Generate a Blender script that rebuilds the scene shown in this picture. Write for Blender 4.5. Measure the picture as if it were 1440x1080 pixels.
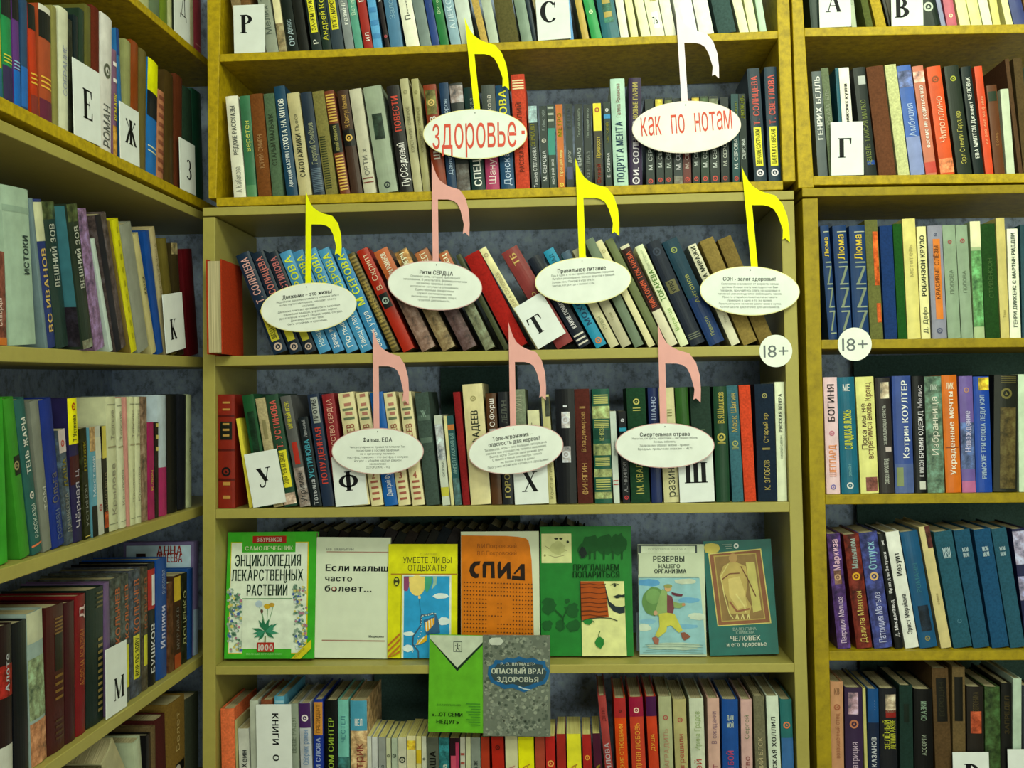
import bpy, math, random
import numpy as np
from mathutils import Matrix, Vector
random.seed(7)
S = bpy.context.scene
C = S.collection
for o in list(bpy.data.objects): bpy.data.objects.remove(o)

# ------------------------------------------------------------------ camera
F_PX = 1487.3
CAM = np.array([0.0, -2.0, 1.5])
YAW, PITCH, ROLL = [math.radians(a) for a in (3.245, 0.884, -1.034)]
def cam_axes():
    cy, sy, cp, sp = math.cos(YAW), math.sin(YAW), math.cos(PITCH), math.sin(PITCH)
    f = np.array([-sy*cp, cy*cp, sp]); r = np.array([cy, sy, 0.0]); u = np.cross(r, f)
    c, s = math.cos(ROLL), math.sin(ROLL)
    return c*r + s*u, -s*r + c*u, f
AR, AU, AF = cam_axes()
cam = bpy.data.cameras.new('camera'); co = bpy.data.objects.new('camera', cam); C.objects.link(co)
cam.sensor_fit = 'HORIZONTAL'; cam.sensor_width = 36.0; cam.lens = F_PX/1440*36.0
cam.clip_start = 0.02
co.matrix_world = Matrix(((AR[0], AU[0], -AF[0], CAM[0]), (AR[1], AU[1], -AF[1], CAM[1]), (AR[2], AU[2], -AF[2], CAM[2]), (0, 0, 0, 1)))
S.camera = co
# ------------------------------------------------------------------ light
S.view_settings.view_transform = 'Standard'; S.view_settings.look = 'None'
S.view_settings.gamma = 1.0; S.view_settings.exposure = -0.1
S.view_settings.use_curve_mapping = False
w = bpy.data.worlds.new('world'); S.world = w; w.use_nodes = True
w.node_tree.nodes['Background'].inputs[0].default_value = (0.80, 1.0, 0.80, 1)
w.node_tree.nodes['Background'].inputs[1].default_value = 0.10
def area(name, loc, size, power, col, target):
    l = bpy.data.lights.new(name, 'AREA'); l.shape = 'RECTANGLE'; l.size, l.size_y = size
    l.energy = power; l.color = col
    o = bpy.data.objects.new(name, l); C.objects.link(o); o.location = loc
    o.rotation_euler = (Vector(target)-Vector(loc)).to_track_quat('-Z', 'Y').to_euler()
    return o
LC = (0.90, 1.0, 0.72)
area('ceiling_light', (0.75, -1.25, 2.78), (1.3, 0.35), 33, LC, (0.45, 0.1, 1.7))
area('ceiling_light', (0.1, -2.9, 2.78), (1.3, 0.6), 40, LC, (0.1, 0.0, 1.2))
area('front_fill_light', (0.9, -4.1, 1.35), (2.2, 1.7), 70, (0.89, 1.0, 0.75), (-0.1, 0.0, 1.35))  # added fill light, not a real window; brightens shelf undersides and wallpaper

# ------------------------------------------------------------------ materials
def lin(c): return c/12.92 if c <= 0.04045 else ((c+0.055)/1.055)**2.4
def hexc(h):
    h = h.lstrip('#')
    return tuple(lin(int(h[i:i+2], 16)/255) for i in (0, 2, 4))
GAIN = (1.0, 1.0, 1.0)
def alb(h, g=1.0):
    c = [x*k for x, k in zip(hexc(h), WB)]; l = sum(c)/3
    c = [max(0.0, l+(x-l)*1.03) for x in c]; k = (max(l, 1e-4)/0.42)**0.2       # a little more contrast and saturation
    return tuple(min(0.86, max(0.003, x*k*1.0)) for x in c)
WB = (1.12, 1.02, 1.30)
MC = {}
def mat(h, kind='gloss'):
    """procedural material: base colour h, finish gloss / cloth / paper / mottle / plain"""
    k = (h, kind)
    if k in MC: return MC[k]
    m = bpy.data.materials.new(kind+h); m.use_nodes = True; nt = m.node_tree; N = nt.nodes; L = nt.links
    b = N['Principled BSDF']; c = alb(h)
    tc = N.new('ShaderNodeTexCoord'); nz = N.new('ShaderNodeTexNoise'); rp = N.new('ShaderNodeValToRGB')
    L.new(tc.outputs['Object'], nz.inputs['Vector']); L.new(nz.outputs['Fac'], rp.inputs[0]); L.new(rp.outputs[0], b.inputs['Base Color'])
    e = rp.color_ramp.elements
    def tint(f): return tuple(min(0.9, x*f) for x in c)+(1,)
    r = {'gloss': 0.38, 'cloth': 0.8, 'paper': 0.75, 'mottle': 0.4, 'ink': 0.55, 'foil': 0.35}[kind]
    b.inputs['Roughness'].default_value = r
    b.inputs['Specular IOR Level'].default_value = 0.16
    if kind == 'mottle':
        nz.inputs['Scale'].default_value = 70; nz.inputs['Detail'].default_value = 5; nz.inputs['Roughness'].default_value = 0.65
        e[0].position = 0.33; e[0].color = tint(0.35); e[1].position = 0.66; e[1].color = tint(1.9)
        m1 = rp.color_ramp.elements.new(0.5); m1.color = (c[0]*1.15, c[1]*0.95, c[2]*0.85, 1)
    elif kind == 'cloth':
        nz.inputs['Scale'].default_value = 260; nz.inputs['Detail'].default_value = 3
        e[0].position = 0.3; e[0].color = tint(0.78); e[1].position = 0.7; e[1].color = tint(1.18)
    elif kind == 'paper':
        nz.inputs['Scale'].default_value = 35; nz.inputs['Detail'].default_value = 4
        e[0].position = 0.3; e[0].color = tint(0.95); e[1].position = 0.7; e[1].color = tint(1.03)
    else:
        nz.inputs['Scale'].default_value = 45; nz.inputs['Detail'].default_value = 6
        e[0].position = 0.3; e[0].color = tint(0.86); e[1].position = 0.72; e[1].color = tint(1.12)
    if kind == 'gloss':
        b.inputs['Coat Weight'].default_value = 0.05; b.inputs['Coat Roughness'].default_value = 0.12
    MC[k] = m
    return m
def node_mat(name, build):
    m = bpy.data.materials.new(name); m.use_nodes = True
    build(m.node_tree, m.node_tree.nodes, m.node_tree.links, m.node_tree.nodes['Principled BSDF']); return m
def ramp(N, stops):
    r = N.new('ShaderNodeValToRGB'); e = r.color_ramp.elements
    for i, (p, c) in enumerate(stops):
        x = e[i] if i < 2 else e.new(p)
        x.position = p; x.color = tuple(c)+(1,)
    return r
def wood(name, h, sc, con, rough=0.45, bump=0.1):
    def f(nt, N, L, b):
        tc = N.new('ShaderNodeTexCoord'); nz = N.new('ShaderNodeTexNoise'); n2 = N.new('ShaderNodeTexNoise'); c = alb(h)
        nz.inputs['Scale'].default_value = sc; nz.inputs['Detail'].default_value = 7; nz.inputs['Roughness'].default_value = 0.7
        n2.inputs['Scale'].default_value = 2.5
        L.new(tc.outputs['Object'], nz.inputs['Vector']); L.new(tc.outputs['Object'], n2.inputs['Vector'])
        r = ramp(N, [(0.3, [x*(1-con) for x in c]), (0.7, [x*(1+con*0.8) for x in c]), (0.5, c)])
        L.new(nz.outputs['Fac'], r.inputs[0])
        r2 = ramp(N, [(0.35, (0.86, 0.84, 0.8)), (0.65, (1, 1, 1))]); L.new(n2.outputs['Fac'], r2.inputs[0])
        mx = N.new('ShaderNodeMixRGB'); mx.blend_type = 'MULTIPLY'; mx.inputs[0].default_value = 1
        L.new(r.outputs[0], mx.inputs[1]); L.new(r2.outputs[0], mx.inputs[2]); L.new(mx.outputs[0], b.inputs['Base Color'])
        b.inputs['Roughness'].default_value = rough; b.inputs['Specular IOR Level'].default_value = 0.25
        bp = N.new('ShaderNodeBump'); bp.inputs['Strength'].default_value = bump; bp.inputs['Distance'].default_value = 0.002
        L.new(nz.outputs['Fac'], bp.inputs['Height']); L.new(bp.outputs[0], b.inputs['Normal'])
    return node_mat(name, f)
M_LAM = wood('olive_laminate', '#a4a04e', 60, 0.06, 0.42, 0.03)
M_CHIP = wood('chipboard_edge', '#b09c14', 70, 0.42, 0.5, 0.25)
M_CHIPR = wood('mustard_veneer', '#9c8c10', 50, 0.32, 0.5, 0.15)
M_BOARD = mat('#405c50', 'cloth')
def _wp(nt, N, L, b):
    tc = N.new('ShaderNodeTexCoord'); mp = N.new('ShaderNodeMapping'); mp.inputs['Scale'].default_value = (1, 1, 0.8)
    n1 = N.new('ShaderNodeTexNoise'); n1.inputs['Scale'].default_value = 55; n1.inputs['Detail'].default_value = 6; n1.inputs['Roughness'].default_value = 0.75
    v = N.new('ShaderNodeTexVoronoi'); v.inputs['Scale'].default_value = 22
    L.new(tc.outputs['Object'], mp.inputs[0]); L.new(mp.outputs[0], n1.inputs['Vector']); L.new(mp.outputs[0], v.inputs['Vector'])
    r = ramp(N, [(0.36, alb('#7c8c98')), (0.50, alb('#a4bac8')), (0.7, alb('#b8d0dc'))]); L.new(n1.outputs['Fac'], r.inputs[0])
    r2 = ramp(N, [(0.15, (0.82, 0.82, 0.86)), (0.4, (1, 1, 1))]); L.new(v.outputs['Distance'], r2.inputs[0])
    mx = N.new('ShaderNodeMixRGB'); mx.blend_type = 'MULTIPLY'; mx.inputs[0].default_value = 1
    L.new(r.outputs[0], mx.inputs[1]); L.new(r2.outputs[0], mx.inputs[2]); L.new(mx.outputs[0], b.inputs['Base Color'])
    b.inputs['Roughness'].default_value = 0.7
M_WALL = node_mat('blue_grey_wallpaper', _wp)
def _pg(nt, N, L, b):
    tc = N.new('ShaderNodeTexCoord'); mp = N.new('ShaderNodeMapping'); mp.inputs['Scale'].default_value = (900, 6, 6)
    n1 = N.new('ShaderNodeTexNoise'); n1.inputs['Scale'].default_value = 1.0; n1.inputs['Detail'].default_value = 2
    L.new(tc.outputs['Object'], mp.inputs[0]); L.new(mp.outputs[0], n1.inputs['Vector'])
    r = ramp(N, [(0.3, alb('#8e8a5c')), (0.7, alb('#c2bd8a'))]); L.new(n1.outputs['Fac'], r.inputs[0])
    L.new(r.outputs[0], b.inputs['Base Color']); b.inputs['Roughness'].default_value = 0.9
M_PAGES = node_mat('page_edges', _pg)
def _pg2(nt, N, L, b):
    tc = N.new('ShaderNodeTexCoord'); mp = N.new('ShaderNodeMapping'); mp.inputs['Scale'].default_value = (900, 6, 6)
    n1 = N.new('ShaderNodeTexNoise'); n1.inputs['Scale'].default_value = 1.0; n1.inputs['Detail'].default_value = 2
    L.new(tc.outputs['Object'], mp.inputs[0]); L.new(mp.outputs[0], n1.inputs['Vector'])
    r = ramp(N, [(0.3, alb('#bcb45c')), (0.7, alb('#e6de86'))]); L.new(n1.outputs['Fac'], r.inputs[0])
    L.new(r.outputs[0], b.inputs['Base Color']); b.inputs['Roughness'].default_value = 0.9
M_PAGES2 = node_mat('yellowed_page_edges', _pg2)

# ------------------------------------------------------------------ mesh helpers
SINK = None      # when set, geometry is gathered into one joined object
JOIN = {'v': [], 'f': [], 'mi': [], 'mats': []}
STUFFP = {'painted_flowers', 'printed_dots', 'gilt_rules', 'tail_bows', 'dot_grid', 'grey_mottle'}
def mesh_obj(name, verts, faces, m, parent=None, kind=None):
    if SINK is not None:
        n = len(JOIN['v']); JOIN['v'] += [tuple(SINK @ Vector([float(x) for x in v])) for v in verts]; JOIN['f'] += [tuple(i+n for i in f) for f in faces]
        if m not in JOIN['mats']: JOIN['mats'].append(m)
        JOIN['mi'] += [JOIN['mats'].index(m)]*len(faces); return None
    me = bpy.data.meshes.new(name); me.from_pydata([tuple(v) for v in verts], [], faces); me.materials.append(m); me.update()
    o = bpy.data.objects.new(name, me); C.objects.link(o)
    if parent is not None: o.parent = parent
    if name in STUFFP: o['kind'] = 'stuff'
    if kind: o['kind'] = kind
    return o
def empty(name, mw, label, cat, group=None):
    o = bpy.data.objects.new(name, None); C.objects.link(o); o.empty_display_size = 0.01; o.matrix_world = mw
    o['label'] = label; o['category'] = cat
    if group: o['group'] = group
    return o
BOXF = [(0, 3, 2, 1), (4, 5, 6, 7), (0, 1, 5, 4), (1, 2, 6, 5), (2, 3, 7, 6), (3, 0, 4, 7)]
def box(x0, x1, y0, y1, z0, z1):
    return [(x0, y0, z0), (x1, y0, z0), (x1, y1, z0), (x0, y1, z0), (x0, y0, z1), (x1, y0, z1), (x1, y1, z1), (x0, y1, z1)], BOXF
def bev(o, wd=0.0012, seg=2):
    md = o.modifiers.new('bevel', 'BEVEL'); md.width = wd; md.segments = seg; md.limit_method = 'ANGLE'
# ------------------------------------------------------------------ glyphs
CH = set('0123456789+-–!?.,…«»:;')
for a in range(0x410, 0x450): CH.add(chr(a))
CH |= set('Ёё')
GL = {}
def build_glyphs():
    from mathutils.geometry import delaunay_2d_cdt
    items = []
    for ch in sorted(CH):
        cu = bpy.data.curves.new('g', 'FONT'); cu.body = ch; cu.resolution_u = 2; cu.fill_mode = 'NONE'
        o = bpy.data.objects.new('g', cu); C.objects.link(o); items.append((ch, o))
    dg = bpy.context.evaluated_depsgraph_get()
    for ch, o in items:
        me = o.evaluated_get(dg).to_mesh()
        v = np.array([(p.co.x, p.co.y) for p in me.vertices]); e = [tuple(x.vertices) for x in me.edges]
        ov, oe, of, _, _, _ = delaunay_2d_cdt([Vector(p) for p in v], e, [], 0, 1e-5)
        P = np.array([(p.x, p.y) for p in ov]); seg = np.array([[v[i], v[j]] for i, j in e]); f = []
        for t in of:
            c = sum(P[i] for i in t)/len(t); A, B = seg[:, 0], seg[:, 1]
            m = (A[:, 1] > c[1]) != (B[:, 1] > c[1])
            xs = A[m, 0]+(c[1]-A[m, 1])*(B[m, 0]-A[m, 0])/(B[m, 1]-A[m, 1])
            if (xs > c[0]).sum() % 2:
                q = [P[i] for i in t]; ar = sum(q[i][0]*q[(i+1) % len(q)][1]-q[(i+1) % len(q)][0]*q[i][1] for i in range(len(q)))
                f.append(tuple(t) if ar > 0 else tuple(t)[::-1])
        x0 = v[:, 0].min(); P = P-[x0, 0]; wd = P[:, 0].max(); GL[(ch, 0)] = (P, f, wd)
        n = len(P); P2 = np.vstack([P, P+[0.03, 0.004], P+[0.06, 0]])
        GL[(ch, 1)] = (P2, f+[tuple(i+n for i in q) for q in f]+[tuple(i+2*n for i in q) for q in f], wd+0.06)
    for ch, o in items:
        cu = o.data; bpy.data.objects.remove(o); bpy.data.curves.remove(cu)
build_glyphs()
def layout(text, bold):
    V = []; Fc = []; x = 0.0; n = 0
    for ch in text:
        if ch == ' ': x += 0.33; continue
        v, f, wd = GL.get((ch, bold), GL[('о', bold)])
        V.append(v+[x, 0]); Fc += [tuple(i+n for i in q) for q in f]; n += len(v); x += wd+0.11
    if not V: return np.zeros((0, 2)), [], 0.1
    return np.vstack(V), Fc, x-0.11
# serif capitals for the letter cards, unit height
def quad(p, q, wd, hz=True):
    (x0, y0), (x1, y1) = p, q
    return [(x0-wd/2, y0), (x0+wd/2, y0), (x1+wd/2, y1), (x1-wd/2, y1)]
def hbar(x0, x1, y, t=0.05): return [(x0, y), (x1, y), (x1, y+t), (x0, y+t)]
def ring(cx, cy, rx, ry, ix, iy, a0, a1, n=14, off=0.0):
    out = []
    for i in range(n):
        t0, t1 = [math.radians(a0+(a1-a0)*k/n) for k in (i, i+1)]
        out.append([(cx+rx*math.cos(t0), cy+ry*math.sin(t0)), (cx+rx*math.cos(t1), cy+ry*math.sin(t1)),
                    (cx+off+ix*math.cos(t1), cy+iy*math.sin(t1)), (cx+off+ix*math.cos(t0), cy+iy*math.sin(t0))])
    return out
def serif_letter(ch):
    P = []
    def st(x, wd=0.22, y0=0, y1=1, s=True):
        P.append(quad((x, y0), (x, y1), wd))
        if s: P.append(hbar(x-wd/2-0.07, x+wd/2+0.07, y0, 0.045)); P.append(hbar(x-wd/2-0.07, x+wd/2+0.07, y1-0.045, 0.045))
    def sf(x, y, h=0.13): P.append(hbar(x-h, x+h, y, 0.045))
    if ch == 'Р': st(0.2); P.extend(ring(0.28, 0.74, 0.40, 0.26, 0.19, 0.20, -90, 90))
    elif ch == 'Г': st(0.2); P.append(hbar(0.1, 0.68, 0.95)); P.append([(0.64, 0.7), (0.68, 0.7), (0.7, 1), (0.58, 1)])
    elif ch == 'Е':
        st(0.2); P.append(hbar(0.1, 0.66, 0.95)); P.append(hbar(0.1, 0.7, 0.0)); P.append(hbar(0.2, 0.5, 0.49)); P.append(quad((0.5, 0.38), (0.5, 0.64), 0.035))
        P.append([(0.62, 0.74), (0.66, 0.74), (0.67, 1), (0.58, 1)]); P.append([(0.6, 0), (0.7, 0), (0.71, 0.28), (0.67, 0.28)])
    elif ch == 'Т': st(0.4); P.append(hbar(0.02, 0.78, 0.95)); P.append([(0, 0.68), (0.04, 0.68), (0.12, 1), (0.02, 1)]); P.append([(0.76, 0.68), (0.8, 0.68), (0.78, 1), (0.68, 1)])
    elif ch == 'К': st(0.18); P.append(quad((0.28, 0.48), (0.62, 0.97), 0.06)); P.append(quad((0.7, 0), (0.34, 0.58), 0.22)); sf(0.68, 0); sf(0.62, 0.955)
    elif ch == 'Ж':
        st(0.55)
        for s in (-1, 1):
            P.append(quad((0.55+s*0.05, 0.5), (0.55+s*0.36, 0.93), 0.06)); P.append(quad((0.55+s*0.44, 0), (0.55+s*0.12, 0.56), 0.19))
            P.append(hbar(0.55+s*0.46-0.1, 0.55+s*0.46+0.1, 0, 0.045)); P.append(hbar(0.55+s*0.4-0.07, 0.55+s*0.4+0.07, 0.9, 0.09))
    elif ch == 'З': P.extend(ring(0.28, 0.74, 0.32, 0.26, 0.12, 0.20, -85, 150)); P.extend(ring(0.28, 0.26, 0.38, 0.28, 0.16, 0.22, -150, 88))
    elif ch == 'М': st(0.12, 0.045); st(0.92, 0.2); P.append(quad((0.5, 0.02), (0.16, 1), 0.19)); P.append(quad((0.5, 0.02), (0.88, 1), 0.05))
    elif ch == 'У': P.append(quad((0.48, 0.32), (0.16, 1), 0.21)); P.append(quad((0.36, 0.06), (0.68, 1), 0.05)); sf(0.18, 0.955); sf(0.66, 0.955); P.extend(ring(0.24, 0.14, 0.15, 0.14, 0.07, 0.08, 150, 350, 8))
    elif ch == 'Х': P.append(quad((0.68, 0), (0.16, 1), 0.22)); P.append(quad((0.12, 0), (0.66, 1), 0.055)); sf(0.12, 0); sf(0.68, 0); sf(0.17, 0.955); sf(0.66, 0.955)
    elif ch == 'Ш': st(0.14); st(0.52); st(0.9); P.append(hbar(0.1, 0.95, 0.0, 0.05))
    elif ch == 'Ф': st(0.5); P.extend(ring(0.5, 0.5, 0.50, 0.33, 0.27, 0.26, 0, 360, 24))
    elif ch == 'С': P.extend(ring(0.45, 0.5, 0.42, 0.52, 0.20, 0.46, 40, 320, 20, 0.03)); P.append(quad((0.74, 0.68), (0.74, 0.95), 0.04))
    elif ch == 'А': P.append(quad((0.1, 0), (0.4, 1), 0.05)); P.append(quad((0.7, 0), (0.42, 1), 0.2)); P.append(hbar(0.2, 0.6, 0.32)); sf(0.1, 0); sf(0.7, 0)
    elif ch == 'В': st(0.18); P.extend(ring(0.26, 0.74, 0.36, 0.26, 0.16, 0.20, -90, 90)); P.extend(ring(0.26, 0.27, 0.46, 0.28, 0.22, 0.21, -90, 90))
    elif ch == 'Д':
        P.append(quad((0.18, 0.1), (0.42, 1), 0.05)); P.append(quad((0.66, 0.1), (0.6, 1), 0.08)); P.append(hbar(0.02, 0.85, 0.1)); P.append(hbar(0.35, 0.7, 0.95))
        P.append(quad((0.02, -0.1), (0.05, 0.12), 0.05)); P.append(quad((0.85, -0.1), (0.82, 0.12), 0.05))
    V = []; Fc = []
    for p in P: Fc.append(tuple(range(len(V), len(V)+4))); V += p
    V = np.array(V); wd = V[:, 0].max()
    # keep every face turned the same way
    out = []
    for f in Fc:
        a = sum(V[f[i]][0]*V[f[(i+1) % 4]][1]-V[f[(i+1) % 4]][0]*V[f[i]][1] for i in range(4))
        out.append(f if a > 0 else f[::-1])
    return V, out, wd

# ------------------------------------------------------------------ bays (front planes of the bookcases)
XL = -0.737
class Bay:
    def __init__(s, M): s.M = M; s.I = M.inverted(); s.Mn = np.array(M); s.In = np.array(s.I)
    def un(s, x, y, b=0.0):
        d = AF + AR*((x-720)/F_PX) - AU*((y-540)/F_PX)
        o = s.In[:3, :3] @ CAM + s.In[:3, 3]; dl = s.In[:3, :3] @ d
        t = (b-o[1])/dl[1]; p = o+dl*t
        return p            # local (a, b, z)
BC = Bay(Matrix.Identity(4))
BL = Bay(Matrix.Translation((XL, 0, 0)) @ Matrix.Rotation(math.pi/2, 4, 'Z'))
BR = Bay(Matrix.Translation((0, -0.004, 0)))

class Shelf:      # measured front-edge line: two pixels on the top edge, thickness in pixels at the right end
    def __init__(s, bay, l, r, th):
        s.bay = bay; s.pl, s.pr = l, r
        p, q = bay.un(*l), bay.un(*r); s.a0, s.z0, s.a1, s.z1 = p[0], p[2], q[0], q[2]
        s.th = th
    def z(s, a): return s.z0+(s.z1-s.z0)*(a-s.a0)/(s.a1-s.a0)
    def y(s, x): return s.pl[1]+(s.pr[1]-s.pl[1])*(x-s.pl[0])/(s.pr[0]-s.pl[0])

def bookcase(label, bay, m, shelves, aL, aR, zb, zt, depth, th, topz=None, plate=None):
    """side panels follow measured front lines: aL/aR = ((outer,inner) at zt, (outer,inner) at zb)"""
    root = empty('bookcase', bay.M @ Matrix.Translation((aL[1][1], 0, zb)), label, 'bookcase')
    def loc(vs): return [(x-aL[1][1], y, z-zb) for x, y, z in vs]
    for nm, A, in (('side_panel', aL), ('side_panel', aR)):
        if A is aR and bay is BL: continue      # the far end dies into the corner
        (o1, i1), (o0, i0) = A
        v = [(o0, 0, zb), (i0, 0, zb), (i0, depth, zb), (o0, depth, zb), (o1, 0, zt), (i1, 0, zt), (i1, depth, zt), (o1, depth, zt)]
        fl = BOXF if i0 > o0 else [f[::-1] for f in BOXF]
        o = mesh_obj(nm, loc(v), fl, m, root); bev(o)
    for s in shelves:
        def inner(z, A): k = (z-zb)/(zt-zb); return A[1][1]+(A[0][1]-A[1][1])*k
        x0, x1 = inner(s.z0, aL), inner(s.z1, aR)
        z0, z1 = s.z(x0), s.z(x1)
        v = [(x0, 0, z0-s.th), (x1, 0, z1-s.th), (x1, depth, z1-s.th), (x0, depth, z0-s.th), (x0, 0, z0), (x1, 0, z1), (x1, depth, z1), (x0, depth, z0)]
        o = mesh_obj('shelf', loc(v), BOXF, m, root); bev(o)
    return root, loc

PX = lambda bay, x, y: float(bay.un(x, y)[0])
PZ = lambda bay, x, y: float(bay.un(x, y)[2])
def th_px(bay, x, y, n): return PZ(bay, x, y)-PZ(bay, x, y+n)
# centre
sh = {}
def addshelf(k, bay, l, r, n, xe=None): sh[k] = Shelf(bay, l, r, th_px(bay, r[0] if bay is BC else l[0], r[1], n))
sh['A'] = Shelf(BC, (309, 76), (1095, 43), 0.0150)
sh['B'] = Shelf(BC, (304, 278), (1100, 254), 0.0170)
sh['top'] = Shelf(BC, (303, 291.5), (1100, 268.5), 0.0165)
sh['C'] = Shelf(BC, (303, 501), (1104, 485), 0.0190)
sh['D'] = Shelf(BC, (302, 716), (1110, 706), 0.0185)
sh['E'] = Shelf(BC, (301, 937), (1116, 933), 0.0165)
sh['F'] = Shelf(BC, (300, 1166), (1122, 1168), 0.0185)
sh['A2'] = Shelf(BC, (312, -150), (1090, -190), 0.0150)
zT, zB = PZ(BC, 700, 281), 0.62
def edge(bay, pts, z):      # x of a measured near-vertical line at height z
    (xa, ya), (xb, yb) = pts; p, q = bay.un(xa, ya), bay.un(xb, yb)
    return float(p[0]+(q[0]-p[0])*(z-p[2])/(q[2]-p[2]))
CL_o, CL_i = ((285, 300), (284.5, 1079)), ((302.5, 305), (303, 940))
CR_o, CR_i = ((1117, 290), (1139, 1079)), ((1099, 330), (1117, 940))
lowerC = bookcase('olive yellow laminate centre bookcase holding the row of cover-out books', BC, M_LAM, [sh[k] for k in 'CDEF'],
    tuple((edge(BC, CL_o, z), edge(BC, CL_i, z)) for z in (zT-0.017, 0.0)), tuple((edge(BC, CR_o, z), edge(BC, CR_i, z)) for z in (zT-0.017, 0.0)), 0.0, zT-0.0175, 0.27, 0.018)
def top_board(ret, s, x0, x1, depth, m, drop=0.0):
    root, loc = ret; z0, z1 = s.z(x0)-drop, s.z(x1)-drop
    v = [(x0, -0.0005, z0-s.th), (x1, -0.0005, z1-s.th), (x1, depth, z1-s.th), (x0, depth, z0-s.th), (x0, -0.0005, z0), (x1, -0.0005, z1), (x1, depth, z1), (x0, depth, z0)]
    o = mesh_obj('top_panel', loc(v), BOXF, m, root); bev(o)
top_board(lowerC, sh['top'], PX(BC, 285, 300), PX(BC, 1117, 290), 0.27, M_LAM)
zb2, zt2 = PZ(BC, 700, 268)+0.001, 2.42
UL_o, UL_i = ((291, 0), (293, 288)), ((309, 60), (304, 278))
UR_o, UR_i = ((1112, 60), (1119, 262)), ((1094, 50), (1101, 254))
upperC = bookcase('mottled mustard chipboard upper unit standing on the centre bookcase', BC, M_CHIP, [sh['B'], sh['A'], sh['A2']],
    tuple((edge(BC, UL_o, z), edge(BC, UL_i, z)) for z in (zt2, zb2)), tuple((edge(BC, UR_o, z), edge(BC, UR_i, z)) for z in (zt2, zb2)), zb2, zt2, 0.27, 0.017)
# right
sh['RA'] = Shelf(BR, (1132, 39), (1440, 33.7), 0.0165)
sh['RB'] = Shelf(BR, (1144, 247.6), (1440, 243.7), 0.0170)
sh['Rtop'] = Shelf(BR, (1128, 264.5), (1440, 259.5), 0.0160)
sh['RC'] = Shelf(BR, (1155, 478), (1440, 475), 0.0170)
sh['RD'] = Shelf(BR, (1160, 696), (1440, 693), 0.0180)
sh['RE'] = Shelf(BR, (1166, 915.5), (1440, 914.5), 0.0180)
sh['RF'] = Shelf(BR, (1170, 1142), (1440, 1143), 0.0180)
sh['RA2'] = Shelf(BR, (1126, -180), (1440, -190), 0.0165)
RL_o, RL_i = ((1128, 272), (1147, 1000)), ((1150, 276), (1166, 915))
rx_o, rx_i = 1.30, 1.282
zTR = PZ(BR, 1300, 262)-0.0165
lowerR = bookcase('mustard veneered right-hand bookcase with a white 18+ sticker', BR, M_CHIPR, [sh[k] for k in ('RC', 'RD', 'RE', 'RF')],
    tuple((edge(BR, RL_o, z), edge(BR, RL_i, z)) for z in (zTR, 0.0)), ((rx_o, rx_i),)*2, 0.0, zTR, 0.27, 0.018)
top_board(lowerR, sh['Rtop'], PX(BR, 1128, 272), rx_o, 0.27, M_CHIPR)
zbr = PZ(BR, 1300, 260)+0.001
RU_o, RU_i = ((1115.5, 60), (1122.5, 262)), ((1131.5, 45), (1144, 248))
upperR = bookcase('mottled mustard upper unit standing on the right-hand bookcase', BR, M_CHIP, [sh['RB'], sh['RA'], sh['RA2']],
    tuple((edge(BR, RU_o, z), edge(BR, RU_i, z)) for z in (zt2, zbr)), ((rx_o, rx_i),)*2, zbr, zt2, 0.27, 0.017)
# left
sh['LA'] = Shelf(BL, (195, 0), (287, 79), 0.0150)
sh['LB'] = Shelf(BL, (0, 135), (285, 281), 0.0185)
sh['Ltop'] = Shelf(BL, (0, 168), (283, 297), 0.0170)
sh['LC'] = Shelf(BL, (0, 486), (282, 502), 0.0205)
sh['LD'] = Shelf(BL, (0, 800.5), (282, 712), 0.0190)
sh['LE'] = Shelf(BL, (64, 1077), (282, 923), 0.0190)
_z = float(PZ(BL, 282, 1140)); sh['LF'] = Shelf(BL, (64, 1077), (282, 923), 0.019); sh['LF'].z0 = sh['LF'].z1 = _z
_z = PZ(BL, 287, 79)+0.29; sh['LA2'] = Shelf(BL, (195, 0), (287, 79), 0.015); sh['LA2'].z0 = sh['LA2'].z1 = _z
aN, aF = -1.02, 0.277
zTL = PZ(BL, 283, 297)-0.018
lowerL = bookcase('olive yellow laminate bookcase along the left, receding to the corner', BL, M_LAM, [sh[k] for k in ('LC', 'LD', 'LE', 'LF')],
    ((aN-0.018, aN),)*2, ((aF, aF),)*2, 0.0, zTL, 0.27, 0.018)
top_board(lowerL, sh['Ltop'], aN-0.018, aF, 0.27, M_LAM)
zbl = max(sh['Ltop'].z(aN), sh['Ltop'].z(aF))+0.001
upperL = bookcase('mottled mustard upper unit on the left bookcase, with the yellow-topped book', BL, M_CHIP, [sh[k] for k in ('LB', 'LA', 'LA2')],
    ((aN-0.018, aN),)*2, ((aF, aF),)*2, zbl, zt2, 0.27, 0.018)
# dark boards at the back of the cases
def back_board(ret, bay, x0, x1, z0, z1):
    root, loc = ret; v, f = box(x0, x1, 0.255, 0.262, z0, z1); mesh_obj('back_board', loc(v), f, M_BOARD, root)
k = 2.255/2.0
def deepx(x): return float(BC.un(x, 560, 0.255)[0])
back_board(lowerC, BC, deepx(620), deepx(728), sh['D'].z0+0.001, sh['C'].z0-0.022)
back_board(lowerC, BC, deepx(532), deepx(728), sh['E'].z0+0.001, sh['D'].z0-0.022)
back_board(lowerC, BC, deepx(520), deepx(690), sh['F'].z0+0.002, sh['E'].z0-0.022)
for a, b_ in (('RD', 'RC'), ('RE', 'RD'), ('RF', 'RE')):
    back_board(lowerR, BR, deepx(1201), 1.27, sh[a].z0+0.002, sh[b_].z0-0.022)

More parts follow.
